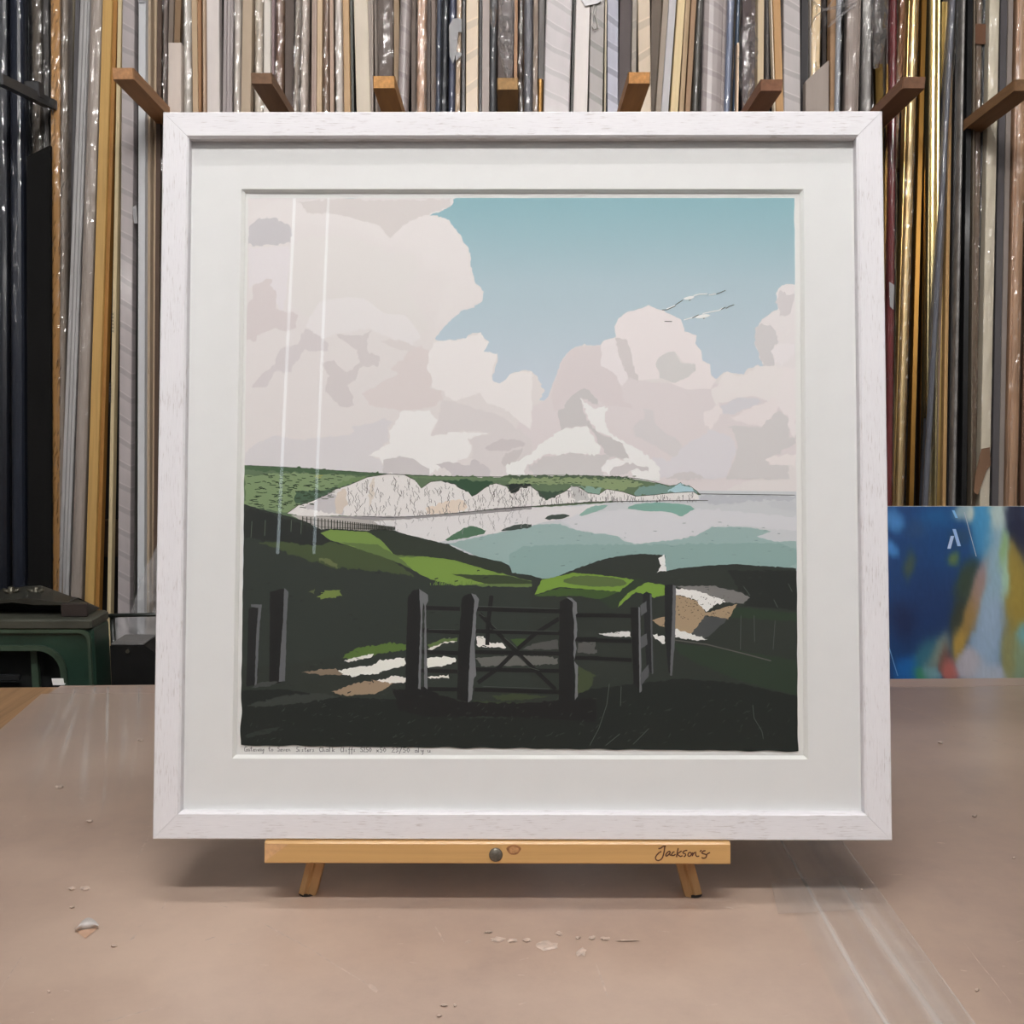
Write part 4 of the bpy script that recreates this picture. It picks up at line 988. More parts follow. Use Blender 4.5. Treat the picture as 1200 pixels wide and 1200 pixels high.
# front panel with rounded opening: outer ring to inner ring strips
def rrect(x0, x1, z0, z1, r, n=6):
    pts = []
    for cx_, cz_, a0 in ((x1 - r, z1 - r, 0), (x0 + r, z1 - r, 90), (x0 + r, z0 + r, 180), (x1 - r, z0 + r, 270)):
        for k in range(n + 1):
            a = R(a0 + 90 * k / n); pts.append((cx_ + r * math.cos(a), cz_ + r * math.sin(a)))
    return pts
zb = 0.0
inn = rrect(gl(-180, 765).x, gl(71, 765).x, .22, gl(0, 762).z, .045)
out_ = rrect(xl, xr, zb, zt, .010)
m = MB()
m.grid([[Vector((x, .078, z)) for x, z in out_], [Vector((x, 0.004, z)) for x, z in out_], [Vector((x + (-.004 if x > 0 else .004), 0, z - (.004 if z > .5 else -.004))) for x, z in out_],
        [Vector((x, 0, z)) for x, z in inn], [Vector((x, .03, z)) for x, z in inn]], True, False, smooth=False)
gb = m.build('body', GRN, gh)
m = MB()
i2 = rrect(gl(-180, 765).x - .012, gl(71, 765).x + .012, .21, gl(0, 762).z + .011, .055)
m.grid([[Vector((x, .002, z)) for x, z in i2], [Vector((x, -.006, z)) for x, z in i2], [Vector((x, -.006, z)) for x, z in inn], [Vector((x, .004, z)) for x, z in inn]], True, False, smooth=False)
m.build('opening_rim', GRN2, gh)
m = MB(); i3 = rrect(xl + .02, gl(107, 735).x - .001, .05, gl(0, 737).z, .02); i4 = rrect(xl + .027, gl(103, 735).x, .057, gl(0, 741).z, .018)
m.grid([[Vector((x, .002, z)) for x, z in i3], [Vector((x, -.007, z)) for x, z in i3], [Vector((x, -.007, z)) for x, z in i4], [Vector((x, .002, z)) for x, z in i4]], True, False, smooth=False)
m.build('raised_border', GRN2, gh)
m = MB(); zc = gl(0, 735).z
m.box(xl - .005, xr - .0, -.008, .084, zt - .004, gl(0, 725).z, .004)
tag(m.build('top_plate', paint('lit_top', (0.055, 0.058, 0.045), 0.45, 0.3, (10, 10, 10)), gh), 'grey-brown top plate')  # paler tone paints in the light that the top surface catches
m = MB(); m.box(gl(28, 780).x, gl(36, 780).x,   .03, .04, .1, zt - .01); m.build('inner_post', GRN2, gh)
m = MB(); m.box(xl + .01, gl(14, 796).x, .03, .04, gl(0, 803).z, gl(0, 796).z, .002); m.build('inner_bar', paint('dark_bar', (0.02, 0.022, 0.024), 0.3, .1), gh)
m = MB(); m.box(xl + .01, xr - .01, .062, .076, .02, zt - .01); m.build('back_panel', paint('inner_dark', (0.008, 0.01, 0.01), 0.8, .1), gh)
# black sloping cover on top
kv = empty('machine_cover', gm_o + Vector((0, .0, gl(0, 725).z)))
tag(kv, 'black sloping metal cover with two wing nuts lying on the green housing', 'cover')
def kl(px, py, y=GY + .02): return on_y(px, py, y) - Vector(kv.location)
top_pts = [(-120, 700), (0, 691), (30, 687), (48, 686), (62, 691), (103, 706)]
front = [kl(x, y) for x, y in top_pts]
m = MB()
und = [Vector((front[0].x, front[0].y, .001))] + [Vector((front[-1].x, front[-1].y, .001))]
fr_poly = [(p.x, p.z) for p in front] + [(front[-1].x, .001), (kl(74, 718).x, .001), (kl(74, 718).x, kl(0, 706).z), (kl(40, 706).x, kl(0, 706.5).z), (kl(15, 703).x, kl(0, 703).z), (kl(-20, 706).x, kl(0, 706).z), (front[0].x, .001)]
fr_low = [(-120, 706), (0, 703.5), (26, 701), (48, 703), (62, 705), (100, 708)]
f_ = [kl(x, y) for x, y in fr_low]; b_ = [kl(x, y, GY + .095) for x, y in top_pts]
low = [(f_[-1].x, .001), (kl(74, 718).x, .001), (kl(74, 718).x, kl(0, 709).z), (kl(40, 709).x, kl(0, 709).z), (kl(15, 706.5).x, kl(0, 706).z), (kl(-20, 709).x, kl(0, 709).z), (f_[0].x, .001)]
m.grid([[Vector((p.x, p.y, p.z)) for p in f_] + [Vector((a, f_[0].y, b)) for a, b in low],
        [Vector((p.x, p.y, p.z)) for p in b_] + [Vector((a, b_[0].y, b)) for a, b in low]], True, True, smooth=False)
m.build('cover_shell', paint('cover_black', (0.026, 0.027, 0.022), 0.4, 0.3, (14, 14, 14)), kv)
m = MB(); m.box(kl(73, 710).x, kl(103, 710).x, .012, .022, .001, kl(0, 707).z, .001)
m.build('side_plate', paint('side_plate', (0.032, 0.024, 0.022), 0.5, 0.2), kv)
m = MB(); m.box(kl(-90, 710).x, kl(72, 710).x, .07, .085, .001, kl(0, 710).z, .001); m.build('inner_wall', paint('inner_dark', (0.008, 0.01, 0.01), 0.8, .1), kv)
for px in (13, 42):
    m = MB(); c = kl(px, 692, GY + .06)
    zt_ = kl(0, 691, GY + .06).z
    m.tube([Vector((c.x, .06, zt_ - .022)), Vector((c.x, .06, zt_ + .006))], .006, 10)
    for s_ in (-1, 1):
        m.tube([Vector((c.x, .06, zt_ - .006)), Vector((c.x + s_ * .010, .06, zt_ - .003)), Vector((c.x + s_ * .017, .06, zt_ + .001))], .004, 8, rs=[.003, .005, .003])
    m.tube([Vector((c.x, .06, zt_ - .019)), Vector((c.x, .06, zt_ - .012))], .014, 12)
    m.build('wing_nut', paint('old_steel', (0.11, 0.105, 0.08), 0.4, 0.3, (60, 60, 60), metal=.6), kv)
# black crate
BY = 2.06
b0 = on_y(127, 757, BY); b1 = on_y(210, 757, BY)
bx = empty('storage_box', (b0.x, BY, 0)); tag(bx, 'plain black storage box between the green housing and the white frame', 'box')
m = MB(); zt_ = b0.z; w_ = b1.x - b0.x
prof = [(0, 0), (w_, 0), (w_, zt_ - .05), (on_y(186, 768, BY).x - b0.x, on_y(186, 768, BY).z), (on_y(170, 755, BY).x - b0.x, zt_), (0.003, zt_)]
m.prism(prof, lambda a, b: Vector((a, 0, b)), lambda a, b: Vector((a, .088, b)))
m.build('body', paint('box_black', (0.008, 0.008, 0.008), 0.6, .2, spec=.2), bx)
m = MB(); m.box(.003, w_ - .075, .006, .084, zt_, zt_ + .004, .001); tag(m.build('lid', paint('box_lid_grey', (0.16, 0.16, 0.16), 0.5, .15), bx), 'grey lid')
m = MB(); c = on_y(150, 763, BY) - Vector(bx.location); m.tube([Vector((c.x, .002, c.z)), Vector((c.x, -.004, c.z))], .004, 10); m.build('stud', paint('old_steel', (0.11, 0.105, 0.08), 0.4, 0.3, (60, 60, 60), metal=.6), bx)
# ------------------------------------------------------------------ moulding rack
KL = 0.105
RN = Vector((0, 1, -KL)).normalized()   # normal of the leaning rack plane (pointing back)
RP0 = Vector((0, 2.55, 1.95))
def rp(px, py, layer=0.0): return on_plane(px, py, RP0 + RN * layer, RN)
PLINTH = 0.08
WOODARM = wood('rack_arm_wood', (0.40, 0.215, 0.09), 0.6, axis=1, contrast=0.3)
rk = empty('moulding_rack', (0, 2.78, 0)); tag(rk, 'timber rack frame and plinth holding the upright mouldings', 'rack')
ry = 2.78
m = MB(); m.box(-1.95, 2.0, 2.24 - ry, 2.80 - ry, 0, PLINTH, .004); m.build('plinth', wood('rack_dark_wood', (0.12, 0.08, 0.05), 0.7, axis=0), rk)
for z in (0.9, 1.93):
    m = MB(); m.box(-1.95, 2.0, 2.775 - ry, 2.815 - ry, z - .05, z + .05, .003); m.build('rail', wood('rack_dark_wood', (0.12, 0.08, 0.05), 0.7, axis=0), rk)
for x in (-1.9, -.6, .65, 1.95):
    m = MB(); m.box(x - .03, x + .03, 2.82 - ry, 2.87 - ry, 0, 2.7, .003); m.build('upright', wood('rack_dark_wood', (0.12, 0.08, 0.05), 0.7, axis=2), rk)
ARMS = [(144.5,86.5,25,13,'first wooden rack arm, over the white frame corner by the gold timber',(0.36,0.19,0.09)),
        (306.5,92,25,12.5,'brown rack arm below the whitish and lilac mouldings',(0.22,0.125,0.07)),
        (450,96.5,26,14,'rack arm seen end-on with a bright orange sawn end',(0.46,0.24,0.085)),
        (595,98.5,25,13.5,'rack arm right under the hanging crumpled plastic, ochre sawn end',(0.30,0.18,0.075)),
        (749,91.5,26,13,'rack arm with rough orange end below the spotted beige bundle',(0.45,0.22,0.075)),
        (904,100,26,13,'reddish-brown rack arm beside the broad pale grey taped bundle',(0.26,0.12,0.065)),
        (1071,97,27,13,'reddish rack arm crossing in front of the gold mouldings',(0.20,0.10,0.055)),
        (1202,100,27,13,'rack arm at the picture edge in front of the rose-tan moulding',(0.24,0.13,0.06))]
ARM_Y = 2.31
for px, py, w, h, lab, colr in ARMS:
    c = on_y(px, py, ARM_Y); zd = (c - CAM).dot(FW); W = w / 1200 * zd / 2; H = h / 1200 * zd / 2
    L = 0.44; dz = -L * math.tan(R(5.2))
    m = MB()
    def ring(y, z, k=1.0, yb=0.0): return [Vector((-W * k, y, z - H * k)), Vector((W * k, y, z - H * k)), Vector((W * k, y + yb, z + H * k)), Vector((-W * k, y + yb, z + H * k))]
    m.grid([ring(0, 0, .93, -.004), ring(.004, 0, 1, -.004), ring(L, dz, 1)], True, True, smooth=False)
    body = wood('arm_' + str(px), mul(colr, 1.0), 0.6, axis=1, contrast=0.3)
    o = m.build('rack_arm', body, None); o.location = c; tag(o, lab, 'rack arm', 'wooden rack arms'); o['kind'] = 'thing'
    if px in (450, 749, 144.5, 595):
        m = MB(); m.quad([v + Vector((0, -.0006, 0)) for v in ring(0, 0, .92, -.004)])
        tag(m.build('sawn_end', paint('sawn_%s' % px, mul(colr, 1.45), 0.7, .22, (120, 120, 120)), o, recalc=False), 'paler sawn end')
# black metal arm on the far side bay
a = on_y(-6, 92, 2.33); b = on_y(60, 124, 2.56)
m = MB(); rows = []
for p in (a, b):
    q = p - a; rows.append([q + Vector((-.018, 0, -.004)), q + Vector((.018, 0, -.012)), q + Vector((.018, 0, .010)), q + Vector((-.018, 0, .012))])
m.grid(rows, True, True, smooth=False)
o = m.build('steel_bracket', paint('black_steel', (0.035, 0.037, 0.04), 0.35, .15), None); o.location = a
tag(o, 'black steel rack arm across the navy wrapped bundles', 'rack arm')
m = MB(); q = on_y(37, 103, 2.47) - a; m.box(q.x - .017, q.x + .017, q.y, q.y + .03, q.z - .02, q.z + .016, .002); m.build('end_stop', paint('black_steel2', (0.03, 0.03, 0.032), 0.4, .15), o)

# ---- the mouldings ------------------------------------------------
# (xl, xr at photo top, x-centre lower, y lower, kind, colour, profile, wrap, layer, topy, description, short)
MD = [
 (-24,8,-8,690,'d',(34,38,48),'round',1,0,None,'dark navy roll in black plastic at the picture edge','navy roll'),
 (8,26,20,690,'d',(38,44,58),'round',1,0,None,'dark blue wrapped roll','blue roll'),
 (27,34,36,690,'d',(44,46,50),'flat',0,1,None,'charcoal strip','charcoal strip'),
 (34,48,44,690,'p',(92,86,80),'round',1,1,None,'dark taupe wrapped bundle','dark taupe bundle'),
 (48,57,54,690,'p',(98,98,100),'step',1,1,None,'mid grey wrapped','mid grey one'),
 (59,70,65,690,'w',(178,136,86),'flat',1,0,None,'honey-brown pine','honey pine'),
 (70,79,69.5,690,'p',(136,128,122),'round',1,0,None,'grey-brown rounded','grey-brown one'),
 (79,88,56,690,'p',(122,116,104),'flat',0,1,None,'crossing taupe board-like','crossing taupe one'),
 (88,94,74,690,'p',(98,98,104),'flat',0,1,None,'slate grey','slate one'),  # grey strip put where a gap between mouldings lies in shade
 (94,105,73,690,'p',(166,168,174),'step',0,0,None,'pale blue-grey','pale blue-grey one'),
 (105,119,88,690,'p',(176,168,164),'cushion',1,0,None,'pale warm-grey shiny-wrapped','shiny warm-grey one'),
 (120,132,105,690,'w',(190,156,96),'flat',0,0,None,'yellow pine','yellow pine'),
 (132,138,114,690,'w',(158,116,60),'flat',0,0.3,None,'thin ochre','thin ochre one'),
 (138,143,128,690,'w',(200,186,152),'flat',0,0,None,'cream with pencilled marks','marked cream one'),
 (143,158,145,690,'t',(176,172,178),'flat',0,0,None,'pale lilac-grey taped','lilac-grey taped one'),
 (158,161,157,690,'p',(104,104,104),'flat',0,1,None,'thin dark grey','thin dark grey one'),  # strip coloured as the shade of a narrow gap
 (162,171,165,690,'p',(196,202,212),'flat',0,0,None,'cool blue-white','blue-white one'),
 (171,177,172.5,690,'p',(172,158,142),'flat',0,0.5,None,'narrow putty','narrow putty one'),
 (177,184,177,690,'p',(182,166,146),'step',0,1,None,'pale beige','pale beige one'),
 (184,190,181,690,'p',(84,70,62),'flat',0,1,None,'dark walnut-brown','walnut one'),
 (190,197,187,690,'p',(128,118,116),'round',1,1,None,'grey-mauve wrapped','grey-mauve one'),
 (198,204,198,130,'p',(122,112,106),'flat',0,1,None,'drab brown-grey','drab one'),
 (204,213,204,130,'w',(130,106,80),'flat',0,1.3,None,'set-back mid-brown','set-back brown one'),
 (197,213,204.5,130,'p',(204,196,193),'flat',0,-.3,50,'short pinkish-white board-like','short pinkish-white one'),
 (213,223.5,219,130,'p',(196,195,194),'round',1,0,None,'silvery-white crinkle-wrapped','silvery crinkled one'),
 (224,231,229,130,'p',(184,164,140),'flat',0,0,None,'light fawn','light fawn one'),
 (231,236,233.5,130,'w',(152,116,84),'flat',0,0.2,None,'toffee-brown','toffee one'),
 (236,241,239,130,'p',(190,170,152),'round',0,0,None,'pinkish-beige','pinkish-beige one'),
 (241.5,257,250,130,'p',(212,208,211),'flat',0,0,None,'broad plain white','broad white one'),
 (262,273,266,130,'p',(162,157,162),'step',0,0,None,'even mid-grey','even grey one'),
 (273,283,277,130,'p',(200,194,191),'round',1,0,None,'brightly glinting pale grey wrapped','glinting pale one'),
 (284,296,288,130,'p',(178,164,148),'flat',0,0,None,'flat taupe-beige','taupe-beige one'),
 (297,308,302,130,'p',(190,183,173),'round',1,0.3,None,'off-white wrapped with sparkling creases','sparkling off-white one'),
 (309,317.5,313,130,'p',(212,210,208),'flat',0,0.2,None,'narrow bright white','narrow bright white one'),
 (318,322,319,130,'p',(136,120,126),'flat',0,0.6,None,'thin lilac-brown','thin lilac one'),
 (322,334,326,130,'p',(122,100,86),'round',1,1,None,'cocoa-brown wrapped','cocoa one'),
 (334,345,339,130,'p',(92,82,78),'flat',0,1,None,'dark umber','dark umber one'),
 (345,352,346,130,'p',(158,150,144),'round',1,0,None,'dull stone-grey','stone-grey one'),
 (352,361.5,355,130,'p',(196,188,184),'round',1,0,None,'light silvery grey with glittering edge','glittering silver one'),
 (361.5,364,363,130,'w',(120,98,84),'flat',0,1,None,'thin shadowy brown','thin shadowy one'),  # strip put in for the brown shadow between its neighbours
 (364,371.5,367,130,'p',(178,162,156),'step',0,0,None,'dusty pink','dusty pink one'),
 (371.5,378,374,130,'w',(190,168,140),'flat',0,0,None,'sand-coloured','sand one'),
 (378,386,382,130,'p',(142,122,110),'cushion',1,0.3,None,'brown-rose wrapped','brown-rose one'),
 (386,391,389,130,'p',(178,156,144),'flat',0,0,None,'thin rosy','thin rosy one'),
 (391,401,397.5,130,'p',(220,215,214),'round',1,-.2,None,'bright white crinkled foil-like','bright crinkled one'),
 (401,409,407,130,'w',(182,152,114),'flat',0,0,None,'golden-tan','golden-tan one'),
 (409,413.5,413,130,'d',(62,66,62),'flat',0,0.5,None,'thin green-black','green-black one'),
 (414,431,426,130,'p',(208,201,190),'flat',0,0,None,'broad plain cream','broad cream one'),
 (431,437,434,130,'p',(164,156,152),'step',0,0.1,None,'warm-grey stepped','stepped warm-grey one'),
 (437,442,441,130,'p',(136,129,126),'round',0,0.6,None,'thin mid-grey rounded','thin mid-grey one'),
 (442,461,451,130,'p',(96,86,82),'flat',1,1,None,'deep taupe crease-wrapped','creased deep taupe one'),
 (461,468,465,130,'w',(136,114,84),'flat',0,0.9,None,'olive-tan','olive-tan one'),
 (468,481.5,471,130,'t',(162,156,160),'round',0,0,None,'grey-lilac diagonally taped roll-like','grey-lilac roll'),
 (481.5,488,485,130,'p',(110,99,93),'flat',0,1,None,'dark mushroom','mushroom one'),
 (488,500,493,130,'p',(196,164,142),'round',1,0,None,'peach-tan wrapped','peach-tan one'),
 (500,505,502,130,'p',(94,86,84),'flat',0,0.8,None,'thin dim grey-brown','thin dim one'),
 (505,511,508,130,'w',(114,98,88),'flat',0,1,None,'faded brown','faded brown one'),
 (511,518,513,130,'d',(74,82,100),'round',1,0,None,'steel-blue glossy','steel-blue one'),
 (518,526,520,130,'d',(62,66,74),'round',1,0,None,'blue-black glossy','blue-black one'),
 (526,535,529,130,'d',(80,86,110),'round',1,0,None,'slate-blue wrapped','slate-blue one'),
 (535,541,536,130,'w',(180,156,130),'flat',1,0.2,None,'tan with a torn paper label','labelled tan one'),
 (541.5,545.5,543,130,'d',(52,48,48),'flat',0,0.8,None,'thin brown-black','brown-black one'),
 (546,561,553,130,'t2',(198,180,156),'flat',0,0,None,'sandy diagonally taped','sandy taped one'),
 (561.5,565,563,130,'d',(36,36,36),'flat',0,1,None,'thin pitch-black','pitch-black one'),  # black strip filling an open gap, painted as its shade
 (565,574,569,130,'p',(168,160,160),'flat',0,0,None,'plain pinkish-grey','pinkish-grey one'),
 (574,583,577,130,'d',(92,96,102),'round',1,0.3,None,'dark slate crumple-wrapped','crumpled slate one'),
 (583,602,592,130,'p',(88,78,76),'flat',0,1,None,'dim brown behind crumpled plastic','dim brown one'),
 (602.5,607,604,130,'w',(158,116,78),'flat',0,0.3,None,'thin copper-brown','thin copper one'),
 (607,614,610,130,'p',(94,84,80),'round',1,0.6,None,'dusky brown wrapped','dusky one'),
 (614,625,619,130,'d',(110,112,122),'round',1,0,None,'gunmetal sparkling-wrapped','sparkling gunmetal one'),
 (625,631,627,130,'w',(128,108,90),'flat',1,0.2,None,'brown taped','brown taped one'),
 (631,639,633,130,'g2',(190,146,88),'round',0,0.4,92,'short golden-brown','short golden one'),
 (631,639,634,130,'d',(66,56,52),'flat',0,1.5,None,'very dark brown','very dark one'),
 (640,671,652,130,'t',(176,173,180),'flat',0,0,None,'widest grey taped','widest grey one'),
 (672,674.5,670,130,'d',(70,70,66),'flat',0,0.8,None,'hair-thin dark','hair-thin one'),
 (675,692,680,130,'p',(224,222,226),'flat',0,0,None,'brilliant white with a hanging tag','tagged white one'),
 (692,709,698,130,'t3',(134,130,130),'flat',0,0,None,'mid-grey dark-striped taped','dark-striped one'),
 (709,711.5,709,130,'p',(190,184,166),'flat',0,0,None,'hair-thin cream','hair-thin cream one'),
 (711.5,725,718,130,'t3',(146,150,172),'flat',0,0,None,'lavender-blue striped taped','lavender striped one'),
 (726,741,731,130,'p',(82,74,76),'flat',0,0.8,None,'dark plum-grey','plum-grey one'),
 (741,747,742,130,'t2',(132,123,110),'flat',0,0.1,None,'khaki-grey','khaki one'),
 (747,762,756,130,'t2',(194,178,156),'flat',0,0,None,'spotted beige taped','spotted beige one'),
 (763,776,767,130,'w',(82,66,48),'flat',0,1,None,'dark olive-brown','olive-brown one'),
 (777,784,771.5,130,'p',(154,145,136),'flat',0,0.3,None,'slanting mushroom-grey','slanting mushroom one'),
 (784,793,779,130,'p',(188,190,198),'flat',0,0,None,'slanting pale blue-grey','slanting pale blue one'),
 (794,803.5,790,130,'w',(214,196,154),'flat',0,0,None,'buttery pale yellow','buttery one'),
 (803.5,810,799,130,'w',(180,158,128),'step',0,0,None,'biscuit-coloured','biscuit one'),
 (810,816.5,806,130,'w',(146,116,86),'flat',0,0.2,None,'caramel-brown','caramel one'),
 (816.5,825,815,130,'d',(92,92,90),'round',1,0.3,None,'ragged dark grey wrapped','ragged dark grey one'),
 (826,853,836,130,'t',(164,158,162),'cushion',0,-.1,None,'fat grey-mauve diagonally banded','fat mauve one'),
 (853,862.5,852.5,130,'d',(122,134,162),'round',1,0,None,'blue glossy-edged','blue glossy one'),
 (863,869,861,130,'d',(76,94,118),'round',1,0.9,None,'petrol-blue','petrol-blue one'),
 (864.5,867.5,864,130,'p',(232,208,186),'flat',0,0.2,50,'thin short peachy-white','thin peachy one'),
 (870,888,878,130,'p',(84,74,76),'flat',1,1,None,'smoky brown in loose clear plastic','smoky brown one'),
 (888,896,891,130,'w',(196,180,152),'flat',0,0.3,None,'pale straw','pale straw one'),
 (896.5,903,900,130,'p',(98,96,96),'round',0,0.9,None,'iron-grey','iron-grey one'),
 (903,905,908,130,'p',(224,214,198),'flat',0,0,None,'knife-thin white','knife-thin white one'),
 (905.5,915,914,130,'w',(184,146,100),'flat',0,0,None,'gingery pine','gingery pine'),
 (918,938,928.5,130,'t',(190,188,193),'flat',0,0,None,'broad pale grey taped','broad pale taped one'),
 (939,948.5,942,130,'d',(68,68,72),'flat',0,1,None,'dark graphite','graphite one'),
 (949,950.6,950,130,'p',(165,160,155),'flat',0,0.6,None,'wire-thin grey','wire-thin one'),  # thin glass edges, built as one grey strip
 (952,962.5,955,130,'w',(226,204,166),'flat',1,0.5,None,'bright buttercream film-tied','buttercream one'),
 (963,968,966,130,'d',(56,52,52),'flat',0,1,None,'dull black','dull black one'),
 (944,972,958,130,'p',(160,152,149),'flat',0,-.2,70,'short grey board with a slanting cut top','slant-topped grey board'),
 (973,980.5,976,130,'w',(156,126,96),'flat',0,0.3,None,'nut-brown','nut-brown one'),
 (981,988,982,130,'p',(178,186,200),'round',1,0,None,'ice-blue shiny','ice-blue one'),
 (988.5,992,989,130,'d',(36,36,36),'flat',0,0.8,None,'narrow black','narrow black one'),
 (994,1011,999,130,'p',(168,158,155),'cushion',1,0,None,'broad rosy-grey wrapped','broad rosy-grey one'),
 (1012,1024,1017,130,'p',(160,160,162),'round',1,0,None,'silver-grey creased','creased silver one'),
 (1024,1034,1031,130,'g',(112,88,44),'flat',0,1,75,'short dull-gold','short dull-gold one'),
 (1024,1039,1030,130,'p',(90,84,80),'flat',1,1.4,None,'murky brown in torn clear plastic','murky brown one'),
 (1044,1054,1043,590,'m',(104,48,52),'round',1,0,None,'dark oxblood red wrapped','oxblood one'),
 (1055,1063,1051,130,'w',(136,92,64),'flat',1,0.8,None,'russet-brown','russet one'),
 (1064,1068,1047.5,590,'g',(216,184,120),'round',0,0,None,'slim bright-gold','slim gold one'),
 (1068,1079,1055,590,'g2',(208,182,132),'cushion',1,0,None,'pale gold crinkle-wrapped','crinkled gold one'),
 (1080.5,1086.5,1068,590,'g',(200,150,78),'flat',0,0,None,'rich yellow-gold','yellow-gold one'),
 (1086.7,1088,1077,590,'g',(120,84,34),'flat',0,0.6,None,'bronze-shadow','bronze one'),
 (1089,1103,1091.5,590,'g3',(196,180,136),'scoop',0,0,None,'wide champagne-gold','champagne-gold one'),
 (1103.5,1108.5,1099.5,590,'g',(204,172,104),'flat',0,0.5,2,'thin old-gold','old-gold one'),
 (1109,1113,1103,320,'p',(136,118,108),'flat',0,0.4,None,'faded rose-brown','faded rose one'),
 (1114,1122,1100,330,'d',(100,104,116),'round',1,-.3,None,'slanting silver-blue crinkled','leaning silver-blue one'),
 (1113,1119.5,1107.5,590,'w',(188,154,106),'step',0,0.3,None,'light pine fluted','fluted pine one'),
 (1120.5,1127,1113.5,590,'d',(50,50,52),'flat',0,0.6,None,'dusky charcoal','dusky charcoal one'),
 (1127,1133.5,1118.5,590,'s',(140,140,142),'round',0,0,None,'mottled silver','mottled silver one'),
 (1134,1140.5,1129.5,590,'d',(28,29,31),'flat',0,0,None,'matt jet-black','jet-black one'),
 (1141,1143.5,1138.5,590,'p',(108,100,90),'flat',0,0.2,None,'slim khaki-brown','slim khaki one'),
 (1144,1151,1141.5,590,'w',(112,96,82),'flat',1,0.6,None,'dim brown with a brown tape band','tape-banded one'),
 (1152,1159,1145,590,'d',(74,76,80),'round',1,0.6,None,'dark grey shiny-wrapped','dark shiny one'),
 (1160,1172,1154,590,'p',(228,222,206),'flat',1,-.1,None,'ivory-white','ivory one'),
 (1172.5,1181,1166,590,'p',(84,83,88),'flat',0,0.4,None,'shadowy slate','shadowy slate one'),
 (1181.5,1188,1173,590,'p',(140,134,132),'flat',0,0.4,None,'pewter-grey','pewter one'),
 (1188.5,1192.5,1178.5,590,'w',(108,86,72),'flat',0,0.6,None,'thin dark-oak','dark-oak one'),
 (1193,1208,1187,590,'w2',(190,154,126),'cushion',1,0,None,'rose-tan oak wrapped','rose-tan one'),
 (1208.5,1218,1200,590,'w',(112,84,68),'flat',0,0.3,None,'deep brown at the picture edge','deep brown edge one'),
]
PROFS = {  # (u 0..1 across, v: 0 = front .. 1 = back), counter-clockwise seen from above
 'flat': [(0,1),(0,.08),(.04,0),(.96,0),(1,.08),(1,1)],
 'round': [(0,1),(0,.55),(.06,.30),(.18,.12),(.35,.02),(.5,0),(.65,.02),(.82,.12),(.94,.30),(1,.55),(1,1)],
 'cushion': [(0,1),(0,.35),(.05,.22),(.12,.18),(.16,.24),(.22,.10),(.38,.01),(.6,.0),(.8,.08),(.95,.25),(1,.4),(1,1)],
 'step': [(0,1),(0,.05),(.05,0),(.34,0),(.38,.06),(.38,.22),(.64,.26),(.68,.40),(.94,.42),(1,.5),(1,1)],
 'scoop': [(0,1),(0,.1),(.04,.0),(.12,.0),(.16,.1),(.28,.30),(.45,.40),(.62,.34),(.74,.18),(.80,.04),(.9,0),(1,.06),(1,1)],
}
def oakw(name, col): return wood(name, col, 0.5, 2, 0.4, 1.6)
WRAP = film('clear_wrap', 0.045, 0.14, haze=0.0, bump=0.3, bscale=90)
WRAPD = film('clear_wrap_dark', 0.01, 0.10, haze=0.0, bump=0.35, bscale=45)
AK = 1.05
def mk_mat(kind, col, i):
    c = tuple(min(.92, v * k_) for v, k_ in zip(lin(col, AK), (1.04, 1.0, .93)))
    if kind == 'p': return paint('moulding_paint_%d' % i, c, 0.5, .07, (25, 25, 5), bump=.1, spec=.25)
    if kind == 'd': return paint('moulding_dark_%d' % i, c, 0.3, .12, (20, 20, 4), coat=.15, spec=.3)
    if kind == 'm': return paint('moulding_lacquer_%d' % i, c, 0.22, .25, (30, 30, 8), coat=.5)
    if kind == 'w': return wood('moulding_wood_%d' % i, c, 0.5, 2, .16, 1.3)
    if kind == 'w2': return oakw('moulding_oak_%d' % i, c)
    if kind == 'g': return paint('moulding_gold_%d' % i, lin(col, .85), 0.30, .10, (30, 30, 2), metal=.9)
    if kind == 'g2': return paint('moulding_gold_%d' % i, lin(col, 1.0), 0.38, .10, (30, 30, 2), metal=.75)
    if kind == 'g3': return paint('moulding_gold_%d' % i, lin(col, 1.1), 0.26, .08, (30, 30, 2), metal=.9)
    if kind == 's': return paint('moulding_silver_%d' % i, c, 0.35, .45, (40, 40, 22), metal=.5)
    if kind == 't': return taped('moulding_taped_%d' % i, c, mul(c, .84), .55, .055)
    if kind == 't2': return taped('moulding_taped_%d' % i, c, mul(c, .82), -.45, .075)
    if kind == 't3': return taped('moulding_taped_%d' % i, c, mul(c, .62), .75, .062)
mr = random.Random(21)
placed = []
order = sorted(range(len(MD)), key=lambda k: (MD[k][0] + MD[k][1]) / 2)
nbr = {}
for n_, k in enumerate(order):
    l_ = MD[order[n_ - 1]][11] if n_ else None; r_ = MD[order[n_ + 1]][11] if n_ + 1 < len(order) else None
    nbr[k] = (l_, r_)
seen_labels = set()
LENS = {}
